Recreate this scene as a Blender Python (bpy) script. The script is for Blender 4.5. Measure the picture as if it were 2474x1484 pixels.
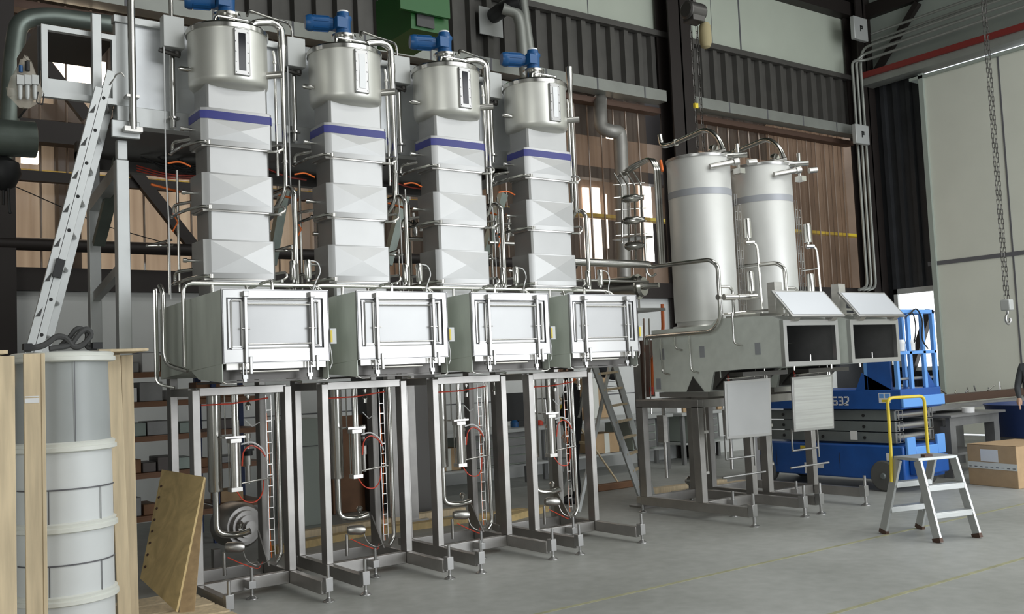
import bpy, bmesh, math, random
from mathutils import Vector, Matrix
random.seed(7)
for o in list(bpy.data.objects): bpy.data.objects.remove(o)
S = bpy.context.scene
COL = S.collection

# ------------------------------------------------------------------ camera
FPX, CX, CY, EYE = 2365.0, 1237.0, 742.0, 1.65
vx = Vector((4506-CX, 757-CY, FPX)).normalized()
vy = Vector((-475-CX, 975-CY, FPX)); vy = (vy - vy.dot(vx)*vx).normalized()
vz = vx.cross(vy)
if vz.y > 0: vz = -vz
cam_d = bpy.data.cameras.new('camera'); cam = bpy.data.objects.new('camera', cam_d); COL.objects.link(cam)
cam_d.sensor_width = 36; cam_d.lens = 36*FPX/2474; cam_d.clip_start = .05; cam_d.clip_end = 200
right = Vector((vx.x, vy.x, vz.x)); up = -Vector((vx.y, vy.y, vz.y)); back = -Vector((vx.z, vy.z, vz.z))
cam.matrix_world = Matrix(((right.x, up.x, back.x, 0), (right.y, up.y, back.y, 0), (right.z, up.z, back.z, EYE), (0, 0, 0, 1)))
S.camera = cam
def at(px, py, X=None, Y=None, Z=None):
    """point of the place seen at that pixel, on a plane of known X, Y or Z (metres)"""
    c = Vector((px-CX, py-CY, FPX)); d = Vector((vx.dot(c), vy.dot(c), vz.dot(c)))
    if X is not None: t = X/d.x
    elif Y is not None: t = Y/d.y
    else: t = (Z-EYE)/d.z
    return Vector((t*d.x, t*d.y, EYE+t*d.z))

# ------------------------------------------------------------------ world, lights, exposure
W = bpy.data.worlds.new('sky'); S.world = W; W.use_nodes = True
bg = W.node_tree.nodes['Background']; bg.inputs[0].default_value = (.86, .93, 1, 1); bg.inputs[1].default_value = 1.6
S.view_settings.view_transform = 'Standard'; S.view_settings.look = 'None'
S.view_settings.exposure = 0.0; S.view_settings.gamma = 1.0
def area(name, loc, target, sx, sy, power, color=(1, 1, 1), spread=180):
    l = bpy.data.lights.new(name, 'AREA'); l.shape = 'RECTANGLE'; l.size = sx; l.size_y = sy; l.energy = power; l.color = color
    l.spread = math.radians(spread)
    o = bpy.data.objects.new(name, l); COL.objects.link(o); o.location = loc
    o.rotation_euler = (Vector(target)-Vector(loc)).to_track_quat('-Z', 'Y').to_euler()
    return o
# daylight through the big door opening and the high window band of the front wall, and through two roof strips
area('daylight_door', (12.5, -6.7, 2.9), (11.5, 6, 2.2), 9.5, 5.6, 760, (.95, .98, 1))
area('daylight_high_windows', (7.5, -6.6, 7.5), (6.5, 6, 2.5), 16, 3.6, 600, (.97, .99, 1))
area('daylight_roof_strip', (11, -1.0, 9.3), (11, .5, 0), 15, 2.4, 500, (.98, 1, .97))
area('daylight_roof_strip', (11, 5.0, 9.35), (11, 5.6, 0), 15, 1.6, 260, (.98, 1, .97))
area('left_fill_light', (-4.8, .5, 3.0), (3, 5, 2), 7, 4.5, 380, (.97, 1, .97))  # fill light added to brighten left-facing sides; the left wall has no opening
# lamps of the hall beyond the strip curtain
area('far_hall_lamp', (3.5, 17.5, 8.4), (3.5, 18.5, 0), 9, 5, 560, (1, .96, .9))
area('far_hall_lamp', (13, 17.5, 8.4), (13, 18.5, 0), 9, 5, 170, (1, .95, .88))

# ------------------------------------------------------------------ materials
def mat(name, color, metal=0, rough=.5, noise=0, scale=8, emit=None, estr=1, stretch=None, bump=0, spec=.5):
    m = bpy.data.materials.new(name); m.use_nodes = True; nt = m.node_tree; b = nt.nodes['Principled BSDF']
    c = (*color, 1)
    b.inputs['Base Color'].default_value = c; b.inputs['Metallic'].default_value = metal; b.inputs['Roughness'].default_value = rough
    b.inputs['Specular IOR Level'].default_value = spec
    if emit:
        b.inputs['Emission Color'].default_value = (*emit, 1); b.inputs['Emission Strength'].default_value = estr
    if noise or bump:
        tc = nt.nodes.new('ShaderNodeTexCoord'); mp = nt.nodes.new('ShaderNodeMapping'); nz = nt.nodes.new('ShaderNodeTexNoise')
        nz.inputs['Scale'].default_value = scale; nz.inputs['Detail'].default_value = 5
        if stretch: mp.inputs['Scale'].default_value = stretch
        nt.links.new(tc.outputs['Object'], mp.inputs[0]); nt.links.new(mp.outputs[0], nz.inputs[0])
        if noise:
            mx = nt.nodes.new('ShaderNodeMix'); mx.data_type = 'RGBA'
            mx.inputs[6].default_value = (*[max(0, v*(1-noise)) for v in color], 1); mx.inputs[7].default_value = (*[min(1, v*(1+noise)) for v in color], 1)
            rp = nt.nodes.new('ShaderNodeMapRange'); rp.inputs[1].default_value = .3; rp.inputs[2].default_value = .7
            nt.links.new(nz.outputs[0], rp.inputs[0]); nt.links.new(rp.outputs[0], mx.inputs[0]); nt.links.new(mx.outputs[2], b.inputs['Base Color'])
        if bump:
            bp = nt.nodes.new('ShaderNodeBump'); bp.inputs['Strength'].default_value = bump; bp.inputs['Distance'].default_value = .01
            nt.links.new(nz.outputs[0], bp.inputs['Height']); nt.links.new(bp.outputs[0], b.inputs['Normal'])
    return m
M = {}
M['pipe'] = mat('polished_stainless', (.62, .61, .58), 1, .2)
M['steel'] = mat('brushed_stainless', (.56, .545, .52), 1, .36, .08, 3, stretch=(1, 1, 9))
M['post'] = mat('frame_stainless', (.40, .385, .37), .85, .38, .14, 4)
M['clad'] = mat('matt_cladding_sheet', (.40, .40, .395), .7, .42, .03, 5)
M['drum'] = mat('satin_drum_steel', (.70, .695, .65), .8, .42, .04, 3)
M['silo'] = mat('satin_silo_steel', (.62, .62, .60), .4, .46, .03, 3)
M['film'] = mat('filmed_sheet_grey', (.64, .68, .62), .15, .5, .10, 7, stretch=(1, 1, .25))
M['film2'] = mat('protective_film_grey', (.66, .69, .65), .05, .45, .06, 9)
M['door'] = mat('door_sheet', (.40, .40, .40), .6, .38, .03, 4)
M['bright'] = mat('bright_frame_steel', (.44, .435, .43), .85, .30)
M['brush_panel'] = mat('brushed_panel', (.62, .62, .63), 1, .24, .10, 4, stretch=(.2, .2, 14))
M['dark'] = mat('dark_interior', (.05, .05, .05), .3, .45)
M['darksteel'] = mat('dark_steel', (.10, .095, .09), .7, .4)
M['blueband'] = mat('blue_band_paint', (.035, .04, .22), 0, .45)
M['greyband'] = mat('grey_band_paint', (.36, .37, .40), .2, .45)
M['motor'] = mat('blue_motor_paint', (.012, .085, .24), 0, .35)
M['red'] = mat('red_tube', (.6, .06, .03), 0, .4)
M['orange'] = mat('orange_tube', (.75, .16, .03), 0, .4)
M['white'] = mat('white_plastic', (.8, .8, .8), 0, .4)
M['whitebox'] = mat('white_enamel', (.46, .47, .46), .2, .4)
M['yellow'] = mat('yellow_paint', (.72, .55, .04), 0, .4)
M['black'] = mat('black_rubber', (.012, .012, .013), 0, .55)
M['glassdark'] = mat('sight_glass_dark', (.015, .015, .02), 0, .08)
M['glasswhite'] = mat('sight_glass_white', (.85, .86, .87), 0, .2)
M['alu'] = mat('aluminium', (.53, .545, .54), .55, .4, .04, 6)
M['galv'] = mat('galvanised_sheet', (.74, .76, .78), .55, .42, .14, 2.2)
M['wood'] = mat('pale_pine', (.62, .50, .33), 0, .65, .16, 5, stretch=(6, 6, .5))
M['ply'] = mat('plywood', (.54, .40, .19), 0, .6, .20, 3, stretch=(1.5, 1.5, .8))
[setattr(n.inputs['Distortion'], 'default_value', 3.0) for n in M['ply'].node_tree.nodes if n.type == 'TEX_NOISE']
M['plyedge'] = mat('plywood_back', (.40, .28, .15), 0, .7, .15, 20)
M['card'] = mat('cardboard', (.48, .33, .19), 0, .8, .06, 9)
M['liftblue'] = mat('lift_blue_paint', (.012, .085, .34), 0, .4, .12, 4)
M['liftlight'] = mat('lift_light_blue', (.14, .36, .80), 0, .4)
M['liftgrey'] = mat('lift_scissor_grey', (.17, .19, .19), .2, .5, .08, 5)
M['tyre'] = mat('tyre_rubber', (.10, .10, .095), 0, .8)
M['iron'] = mat('grey_table_steel', (.25, .25, .25), .5, .5, .1, 6)
M['cloth'] = mat('black_cloth', (.008, .008, .009), 0, .9)
M['jacket'] = mat('dark_grey_jacket', (.05, .055, .06), 0, .9)
M['skin'] = mat('skin', (.45, .27, .19), 0, .5)
M['hair'] = mat('dark_hair', (.03, .02, .015), 0, .7)
M['duct'] = mat('green_grey_duct', (.17, .20, .18), .6, .4, .15, 5)
M['ductgrey'] = mat('grey_duct', (.30, .29, .27), .4, .45, .1, 5)
M['green'] = mat('green_paint', (.01, .10, .015), 0, .4)
M['bag'] = mat('clear_plastic_bag', (.55, .50, .42), 0, .3); M['bag'].node_tree.nodes['Principled BSDF'].inputs['Alpha'].default_value = .45
M['khaki'] = mat('khaki_canvas', (.32, .27, .15), 0, .8)
M['rackblue'] = mat('rack_blue', (.01, .03, .12), 0, .5)
M['rackorange'] = mat('rack_beam_orange', (.20, .09, .04), 0, .5)
M['strap'] = mat('grey_webbing', (.06, .06, .06), 0, .8)
M['wrap'] = mat('white_wrap', (.66, .68, .68), 0, .45, .03, 4)
M['wrapgrey'] = mat('translucent_grey_wrap', (.36, .38, .38), 0, .4, .05, 4)
M['rim'] = mat('cream_rim', (.72, .73, .68), 0, .4)
M['seam'] = mat('dark_seam', (.12, .12, .13), 0, .5)
M['redtray'] = mat('red_cable_tray', (.22, .03, .025), .2, .5)
M['brown'] = mat('rusty_angle', (.10, .058, .042), .3, .6)
M['beam'] = mat('dark_steel_beam', (.028, .022, .02), .3, .55)
M['trunk'] = mat('grey_trunking', (.30, .31, .285), .4, .45, .08, 3)
M['corr'] = mat('dark_corrugated_sheet', (.105, .10, .092), .35, .5, .1, 3)
M['corrnavy'] = mat('dark_navy_corrugated_sheet', (.045, .047, .052), .3, .5, .15, 2)
M['panelw'] = mat('off_white_wall_panel', (.66, .67, .59), 0, .6, .03, 1.5)
M['panelup'] = mat('grey_green_wall_panel', (.50, .54, .46), 0, .6, .03, 1.5)
M['panelgrey'] = mat('grey_panel', (.34, .38, .34), 0, .6, .05, 1.5)
M['lowwall'] = mat('pale_block_wall', (.66, .67, .66), 0, .7, .04, 2)
M['far'] = mat('far_hall_wall', (.80, .72, .62), 0, .8, .1, .6)
M['farfloor'] = mat('far_hall_floor', (.35, .28, .22), 0, .6)
M['lamp'] = mat('lamp_glow', (1, 1, 1), 0, .5, emit=(1, .93, .8), estr=14)
M['winglow'] = mat('far_window_glow', (1, 1, 1), 0, .5, emit=(1, .98, .95), estr=3.2)
M['dayglass'] = mat('daylit_window_pane', (1, 1, 1), 0, .5, emit=(.95, .98, 1), estr=2.2)
M['roof'] = mat('dark_roof_sheet', (.05, .055, .045), 0, .7)
M['conc'] = mat('concrete_wall', (.35, .35, .33), 0, .8)
M['lineyellow'] = mat('worn_yellow_line', (.36, .35, .22), 0, .6, .25, 6)
M['lidsheet'] = mat('lid_sheet', (.64, .66, .70), .35, .3)
M['ribs'] = mat('glossy_brown_rib', (.30, .22, .17), 0, .12, spec=1.0)
M['farbrown'] = mat('far_brown_cladding', (.34, .245, .18), 0, .7, .2, .8)
M['rust'] = mat('copper_brown_board', (.20, .10, .05), .2, .6, .3, 3)
M['screen'] = mat('brown_cabinet', (.11, .095, .09), .4, .5)

def floor_mat():
    m = bpy.data.materials.new('grey_workshop_floor'); m.use_nodes = True; nt = m.node_tree; b = nt.nodes['Principled BSDF']
    tc = nt.nodes.new('ShaderNodeTexCoord'); n1 = nt.nodes.new('ShaderNodeTexNoise'); n2 = nt.nodes.new('ShaderNodeTexNoise')
    n1.inputs['Scale'].default_value = .5; n1.inputs['Detail'].default_value = 8; n2.inputs['Scale'].default_value = 9; n2.inputs['Detail'].default_value = 4
    cr = nt.nodes.new('ShaderNodeValToRGB'); cr.color_ramp.elements[0].position = .32; cr.color_ramp.elements[0].color = (.29, .295, .275, 1)
    cr.color_ramp.elements[1].position = .68; cr.color_ramp.elements[1].color = (.44, .445, .425, 1)
    ad = nt.nodes.new('ShaderNodeMath'); ad.operation = 'MULTIPLY_ADD'; ad.inputs[1].default_value = .35
    nt.links.new(tc.outputs['Object'], n1.inputs[0]); nt.links.new(tc.outputs['Object'], n2.inputs[0])
    sb = nt.nodes.new('ShaderNodeMath'); sb.operation = 'SUBTRACT'; sb.inputs[1].default_value = .5
    nt.links.new(n2.outputs[0], sb.inputs[0]); nt.links.new(sb.outputs[0], ad.inputs[0]); nt.links.new(n1.outputs[0], ad.inputs[2])
    nt.links.new(ad.outputs[0], cr.inputs[0]); nt.links.new(cr.outputs[0], b.inputs['Base Color'])
    b.inputs['Roughness'].default_value = .5; b.inputs['Specular IOR Level'].default_value = .4
    return m
M['floor'] = floor_mat()
def sheet_mat():
    m = bpy.data.materials.new('brown_tinted_clear_sheet'); m.use_nodes = True; nt = m.node_tree
    for n in list(nt.nodes): nt.nodes.remove(n)
    out = nt.nodes.new('ShaderNodeOutputMaterial'); tr = nt.nodes.new('ShaderNodeBsdfTransparent'); gl = nt.nodes.new('ShaderNodeBsdfPrincipled')
    mx = nt.nodes.new('ShaderNodeMixShader'); tc = nt.nodes.new('ShaderNodeTexCoord'); mp = nt.nodes.new('ShaderNodeMapping'); nz = nt.nodes.new('ShaderNodeTexNoise')
    mp.inputs['Scale'].default_value = (2.6, 1, .12); nz.inputs['Scale'].default_value = 2; nz.inputs['Detail'].default_value = 3
    cr = nt.nodes.new('ShaderNodeValToRGB'); cr.color_ramp.elements[0].position = .3; cr.color_ramp.elements[0].color = (.46, .38, .32, 1)
    cr.color_ramp.elements[1].position = .7; cr.color_ramp.elements[1].color = (.90, .80, .69, 1)
    nt.links.new(tc.outputs['Object'], mp.inputs[0]); nt.links.new(mp.outputs[0], nz.inputs[0]); nt.links.new(nz.outputs[0], cr.inputs[0]); nt.links.new(cr.outputs[0], tr.inputs[0])
    gl.inputs['Base Color'].default_value = (.30, .23, .18, 1); gl.inputs['Roughness'].default_value = .12
    mx.inputs[0].default_value = .24
    nt.links.new(tr.outputs[0], mx.inputs[1]); nt.links.new(gl.outputs[0], mx.inputs[2]); nt.links.new(mx.outputs[0], out.inputs[0])
    return m
M['sheet'] = sheet_mat()

# ------------------------------------------------------------------ mesh helpers
OFF = Vector((0, 0, 0))
SPLIT = {'nail_knot', 'valve_block', 'rung_flare', 'valve_pipework', 'apron', 'clamp_screw', 'support_rod', 'apron_edge_wire', 'guide_rod', 'cross_brace', 'spray_drop_pipe', 'side_drain_pipe', 'air_hose', 'top_tube', 'loop_tube', 'lower_push_bar', 'bracket_leg', 'loose_strap', 'control_cable', 'conduit', 'orange_cable', 'tie_rod', 'warning_sticker', 'ratchet_end', 'rear_riser', 'pump_stand', 'stringer', 'beam_trestle', 'gusset_plate', 'leg', 'rail_post', 'frame_bolt', 'rung', 'rung_plug', 'pallet_board', 'hook_spike'}
class MB:
    def __init__(s): s.v = []; s.f = []; s.sm = []; s.c = []; s.hold = False
    def cut(s): s.c.append((len(s.v), len(s.f)))
    def each(s, name, m, parent=None, **k):
        c = s.c+[(len(s.v), len(s.f))]; out = []
        for (v0, f0), (v1, f1) in zip(c[:-1], c[1:]):
            q = MB(); q.v = s.v[v0:v1]; q.f = [tuple(i-v0 for i in f) for f in s.f[f0:f1]]; q.sm = s.sm[f0:f1]; out.append(q.build(name, m, parent, **k))
        return out
    def _add(s, vs, fs, sm=False):
        n = len(s.v); s.v += [Vector(v) for v in vs]; s.f += [tuple(i+n for i in f) for f in fs]; s.sm += [sm]*len(fs); return s
    def box(s, x0, y0, z0, x1, y1, z1):
        s.cut()
        if x1 < x0: x0, x1 = x1, x0
        if y1 < y0: y0, y1 = y1, y0
        if z1 < z0: z0, z1 = z1, z0
        return s._add([(x0, y0, z0), (x1, y0, z0), (x1, y1, z0), (x0, y1, z0), (x0, y0, z1), (x1, y0, z1), (x1, y1, z1), (x0, y1, z1)],
                      [(0, 3, 2, 1), (4, 5, 6, 7), (0, 1, 5, 4), (1, 2, 6, 5), (2, 3, 7, 6), (3, 0, 4, 7)])
    def bar(s, a, b, w, h, upv=(0, 0, 1)):
        """rectangular bar from a to b; w across, h along upv"""
        s.cut()
        a = Vector(a); b = Vector(b); d = (b-a).normalized(); u = Vector(upv)
        if abs(d.dot(u)) > .98: u = Vector((0, 1, 0))
        r = d.cross(u).normalized()*w/2; u = r.cross(d).normalized()*h/2
        vs = [a-r-u, a+r-u, a+r+u, a-r+u, b-r-u, b+r-u, b+r+u, b-r+u]
        return s._add(vs, [(0, 1, 2, 3), (7, 6, 5, 4), (1, 0, 4, 5), (2, 1, 5, 6), (3, 2, 6, 7), (0, 3, 7, 4)])
    def frame(s, x0, z0, x1, z1, y0, y1, wl, wr, wb, wt):
        """mitred rectangular frame standing in the x-z plane"""
        o = [(x0, z0), (x1, z0), (x1, z1), (x0, z1)]; i = [(x0+wl, z0+wb), (x1-wr, z0+wb), (x1-wr, z1-wt), (x0+wl, z1-wt)]
        for k in range(4):
            a, b, c, d = o[k], o[(k+1) % 4], i[(k+1) % 4], i[k]
            s.prism([(p[0], y0, p[1]) for p in (a, b, c, d)], (0, y1-y0, 0))
        return s
    def prism(s, pts, d):
        """polygon (3-D points, planar) extruded by vector d"""
        s.cut()
        n = len(pts); pts = [Vector(p) for p in pts]; d = Vector(d)
        return s._add(pts+[p+d for p in pts], [tuple(range(n))[::-1], tuple(range(n, 2*n))]+[(i, (i+1) % n, n+(i+1) % n, n+i) for i in range(n)])
    def quad(s, *p): return s._add(p, [tuple(range(len(p)))])
    def ring(s, c, r, axis, seg=20):
        axis = Vector(axis).normalized(); u = axis.orthogonal().normalized()
        if abs(axis.z) > .9: u = Vector((1, 0, 0))
        w = axis.cross(u).normalized(); u = w.cross(axis)
        return [Vector(c)+r*(math.cos(t)*u+math.sin(t)*w) for t in [2*math.pi*i/seg for i in range(seg)]]
    def lathe(s, prof, c, axis=(0, 0, 1), seg=24, caps=True, split=35):
        """prof = [(dist along axis, radius)]; hard edges where the outline turns sharply"""
        s.cut()
        axis = Vector(axis).normalized(); c = Vector(c)
        for i in range(len(prof)-1):
            (h0, r0), (h1, r1) = prof[i], prof[i+1]
            A = s.ring(c+axis*h0, max(r0, 1e-4), axis, seg); B = s.ring(c+axis*h1, max(r1, 1e-4), axis, seg)
            s._add(A+B, [(j, (j+1) % seg, seg+(j+1) % seg, seg+j) for j in range(seg)], True)
        if caps:
            for (h, r), fl in ((prof[0], True), (prof[-1], False)):
                if r > 1e-3:
                    A = s.ring(c+axis*h, r, axis, seg); f = tuple(range(seg)); s._add(A, [f[::-1] if fl else f])
        return s
    def cyl(s, a, b, r, r2=None, seg=16):
        a = Vector(a); b = Vector(b); return s.lathe([(0, r), ((b-a).length, r if r2 is None else r2)], a, b-a, seg)
    def tube(s, pts, r, seg=10, bend=None, close=False):
        if not s.hold: s.cut()
        pts = [Vector(p) for p in pts]
        if bend is None: bend = r*2.2
        P = [pts[0]]
        for i in range(1, len(pts)-1):
            a, b, c = pts[i-1], pts[i], pts[i+1]; u = (a-b); w = (c-b); k = min(bend, u.length*.48, w.length*.48)
            if u.length < 1e-5 or w.length < 1e-5: continue
            p0 = b+u.normalized()*k; p1 = b+w.normalized()*k
            for t in (0, .25, .5, .75, 1): P.append((1-t)**2*p0+2*t*(1-t)*b+t*t*p1)
        P.append(pts[-1])
        rings = []; prev = None
        for i, p in enumerate(P):
            d = (P[min(i+1, len(P)-1)]-P[max(i-1, 0)]).normalized()
            if prev is None: u = d.orthogonal().normalized()
            else:
                u = prev-d*prev.dot(d); u = u.normalized() if u.length > 1e-5 else d.orthogonal().normalized()
            prev = u; w = d.cross(u); rings += [p+r*(math.cos(t)*u+math.sin(t)*w) for t in [2*math.pi*k/seg for k in range(seg)]]
        n = len(P); fs = [(i*seg+j, i*seg+(j+1) % seg, (i+1)*seg+(j+1) % seg, (i+1)*seg+j) for i in range(n-1) for j in range(seg)]
        s._add(rings, fs, True)
        s._add(rings[:seg], [tuple(range(seg))[::-1]]); s._add(rings[-seg:], [tuple(range(seg))])
        return s
    def build(s, name, m, parent=None, **k):
        if name in SPLIT and len(s.c) > 1: return s.each(name, m, parent, **k)[0]
        return s._build(name, m, parent, **k)
    def _build(s, name, m, parent=None, label=None, cat=None, group=None, kind=None, bevel=0, off=None):
        me = bpy.data.meshes.new(name); o_ = OFF if off is None else Vector(off)
        loc = o_.copy()
        if parent is None and cat is not None or kind == 'structure' and parent is None:
            xs = [v.x for v in s.v]; ys = [v.y for v in s.v]; zs = [v.z for v in s.v]
            loc = Vector(((min(xs)+max(xs))/2, (min(ys)+max(ys))/2, min(zs)))
        me.from_pydata([v-loc for v in s.v], [], s.f)
        me.polygons.foreach_set('use_smooth', s.sm)
        bm = bmesh.new(); bm.from_mesh(me); bmesh.ops.recalc_face_normals(bm, faces=bm.faces)
        # weld only the smooth shells so they shade round
        vs = {v for f in bm.faces if f.smooth for v in f.verts}
        bmesh.ops.remove_doubles(bm, verts=list(vs), dist=1e-6)
        bmesh.ops.recalc_face_normals(bm, faces=bm.faces); bm.to_mesh(me); bm.free()
        me.set_sharp_from_angle(angle=math.radians(40)) if hasattr(me, 'set_sharp_from_angle') else None
        me.materials.append(M[m]); me.update()
        o = bpy.data.objects.new(name, me); COL.objects.link(o)
        if parent is not None:
            o.parent = parent; base = PB[parent.name]; o.location = loc-base; PB[o.name] = loc
        else: o.location = loc; PB[o.name] = loc
        if bevel:
            bv = o.modifiers.new('bevel', 'BEVEL'); bv.width = bevel; bv.segments = 2; bv.limit_method = 'ANGLE'; bv.angle_limit = math.radians(40)
        if label: o['label'] = label
        if cat: o['category'] = cat
        if group: o['group'] = group
        if kind: o['kind'] = kind
        return o
PB = {}
def thing(name, base, label, cat, group=None):
    global OFF
    o = bpy.data.objects.new(name, None); COL.objects.link(o); o.location = base; o.empty_display_size = .1
    o['label'] = label; o['category'] = cat
    if group: o['group'] = group
    PB[o.name] = Vector(base); OFF = Vector(base)
    return o
def copy_tree(o, loc=None, label=None):
    c = o.copy(); COL.objects.link(c)
    if loc is not None: c.location = loc; PB[c.name] = Vector(loc)
    if label: c['label'] = label
    for ch in list(o.children):
        k = copy_tree(ch); k.parent = c
    return c
V = Vector
CN = {'card': 'brown', 'iron': 'grey', 'screen': 'dark', 'rust': 'rust brown', 'white': 'white', 'duct': 'green grey'}
ORD = ['first', 'second', 'third', 'fourth', 'fifth', 'sixth', 'seventh', 'eighth', 'ninth', 'tenth', 'eleventh', 'twelfth', 'thirteenth', 'fourteenth', 'fifteenth', 'sixteenth']

# ================================================================== SETTING
YW, XE = 12.6, 18.9
def struct(name, m, mb, **k): return mb.build(name, m, kind='structure', **k)
struct('floor', 'floor', MB().box(-5, -7.2, -.2, XE, YW, 0))
struct('floor', 'farfloor', MB().box(-5, YW+.01, -.2, 26, 24, -.001))
struct('ceiling', 'roof', MB().box(-5, -7.2, 9.6, XE+.2, 24, 9.8))
for (pa, pb) in (((1577, 1427), (2437, 1222)), ((2017, 1472), (2474, 1357))):
    a = at(*pa, Z=0); b = at(*pb, Z=0); yl = (a.y+b.y)/2
    struct('trim_25', 'lineyellow', MB().box(3, yl-.02, 0, 17, yl+.02, .0015))
# low pale wall
struct('wall_back', 'lowwall', MB().box(1.95, YW, 0, 17.4, YW+.15, 2.85)); struct('wall_back', 'corrnavy', MB().box(17.4, YW, 0, XE, YW+.15, 3.1).box(-5, YW, 0, 1.95, YW+.15, 3.1))
struct('trim_1', 'seam', MB().box(1.95, YW-.006, 2.08, 16.6, YW, 2.10).box(1.95, YW-.006, 1.2, 16.6, YW, 1.215))
struct('trim_2', 'beam', MB().box(1.95, YW-.12, 2.85, 18.6, YW+.2, 3.12))
struct('trim_3', 'beam', MB().cyl((-5, YW-.35, 3.36), (10.2, YW-.35, 3.36), .075, seg=14))
# tinted corrugated clear sheet between column bays
def corrugated(x0, x1, y, z0, z1, pitch, depth, m, name, axis='x'):
    mb = MB(); n = int((x1-x0)/pitch); P = []
    for i in range(n):
        a = x0+i*pitch
        P += [(a, 0), (a+pitch*.30, 0), (a+pitch*.38, depth), (a+pitch*.92, depth)]
    P.append((x0+n*pitch, 0))
    vs = []; sgn = 1
    for (u, d) in P:
        p = (u, y+d) if axis == 'x' else (y+d, u)
        vs += [(p[0], p[1], z0), (p[0], p[1], z1)]
    mb._add(vs, [(2*i, 2*i+2, 2*i+3, 2*i+1) for i in range(len(P)-1)])
    return struct(name, m, mb)
corrugated(-5, 12.55, YW+.1, 3.1, 6.45, .30, .03, 'sheet', 'window_1')
corrugated(13.2, 18.4, YW+.1, 3.1, 6.45, .30, .03, 'sheet', 'window_2')
mb = MB(); x = -4.9
while x < 18.3:
    if not 12.4 < x < 13.3: mb.lathe([(3.12, .014), (6.4, .014)], (x, YW+.09, 0), seg=8, caps=False)
    x += .30
struct('trim_26', 'ribs', mb)
# rusty angle, trunking, corrugated band, upper panels
struct('trim_4', 'brown', MB().box(-5, YW-.1, 6.22, 12.6, YW+.1, 6.32).box(13.2, YW-.1, 6.22, 18.4, YW+.1, 6.32))
mb = MB().box(-5, YW-.32, 6.38, 12.55, YW-.05, 6.58).box(13.25, YW-.32, 6.38, 18.4, YW-.05, 6.58)
struct('trim_5', 'trunk', mb)
mb = MB()
x = -4.5
while x < 18.3:
    if not 12.5 < x < 13.3: mb.box(x, YW-.325, 6.38, x+.03, YW-.32, 6.58)
    x += 1.1
struct('trim_6', 'seam', mb)
corrugated(-5, XE, YW-.06, 6.6, 7.75, .33, .10, 'corr', 'wall_back')
struct('trim_7', 'corr', MB().box(4.2, YW-.14, 7.66, XE, YW-.02, 7.76))
mb = MB().box(8.2, YW+.0, 7.75, XE, YW+.1, 9.15); struct('wall_back', 'panelup', mb)
corrugated(-5, 8.2, YW-.06, 7.75, 9.6, .33, .10, 'corr', 'wall_back')
struct('trim_8', 'seam', MB().box(9.6, YW-.006, 7.76, 9.63, YW, 9.1).box(11.05, YW-.006, 7.76, 11.065, YW, 9.1).box(15.0, YW-.006, 7.76, 15.04, YW, 9.1).box(14.2, YW-.004, 7.76, 14.21, YW, 9.1))
struct('trim_9', 'beam', MB().box(8.2, YW-.25, 9.05, XE, YW+.1, 9.35))
# columns
def hcol(name, x, y, w=.55, d=.35, z1=9.5):
    struct(name, 'beam', MB().box(x, y-d, 0, x+w, y-d+.03, z1).box(x, y-.03, 0, x+w, y, z1).box(x+w/2-.02, y-d, 0, x+w/2+.02, y, z1))
hcol('trim_10', 12.62, YW-.05, .58)
hcol('trim_11', 18.35, YW-.05, .5)
hcol('trim_12', 1.45, YW-.05, .5)
# far hall seen through the sheet
struct('wall_far', 'far', MB().box(-5, 21, 0, 26, 21.2, 9.6))
struct('wall_far', 'far', MB().box(26, YW, 0, 26.2, 21.2, 9.6).box(-5.2, YW, 0, -5, 21.2, 9.6))
mb = MB()
for z in (6.9,): mb.box(-5, 20.2, z, 26, 20.5, z+.32)
for x in (-1, 4, 9.5, 15, 21): mb.box(x, 20.3, 0, x+.4, 20.7, 9.6)
mb.box(-5, 16, 7.8, 26, 16.3, 8.3)
struct('trim_13', 'beam', mb)
struct('trim_14', 'yellow', MB().box(-5, 17.2, 5.2, 26, 17.4, 5.28))
mb = MB()
for (ax, ay, bx, by) in ((1410, 455, 1424, 628), (1431, 455, 1450, 628), (1546, 440, 1574, 632), (1928, 612, 1966, 706), (1462, 470, 1466, 600), (1960, 660, 1975, 720)):
    a = at(ax, by, Y=20.9); b = at(bx, ay, Y=20.9); my = (ay+by)/2; a.x = at(ax, my, Y=20.9).x; b.x = at(bx, my, Y=20.9).x; mb.box(a.x, 20.85, a.z, b.x, 20.9, b.z)
struct('window_3', 'winglow', mb)
struct('wall_far', 'beam', MB().box(-5, 20.93, 8.3, 26, 20.99, 9.6).box(11.5, 20.93, 4.6, 26, 20.99, 5.9))
struct('wall_far', 'farbrown', MB().box(11.5, 20.92, 0, 26, 20.98, 4.6).box(11.5, 20.92, 5.9, 26, 20.98, 8.3).box(25.9, YW+.3, 0, 25.98, 20.9, 9.5))

# end wall: dark corrugated strip, window, large pale sliding door, upper panels
corrugated(11.1, YW, XE-.05, 0, 7.6, .30, .08, 'corrnavy', 'wall_right', axis='y')
struct('wall_right', 'panelw', MB().box(XE-.30, -1.5, .05, XE-.14, 10.95, 7.32))
struct('trim_15', 'seam', MB().box(XE-.32, -1.5, 3.44, XE-.30, 11.1, 3.52).box(XE-.31, 9.35, .05, XE-.30, 9.38, 7.3))
struct('trim_16', 'panelgrey', MB().box(XE-.36, 10.90, 0, XE-.1, 11.0, 7.4).box(XE-.36, -1.5, 7.30, XE-.06, 11.2, 7.36))
struct('wall_right', 'panelgrey', MB().box(XE-.05, -1.5, 7.6, XE+.1, YW, 9.6))
struct('wall_right', 'conc', MB().box(XE-.02, -7.2, 0, XE+.15, -1.5, 9.6))
struct('trim_17', 'trunk', MB().box(XE-.5, -1.5, 7.45, XE-.12, 12.25, 7.60))
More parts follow.
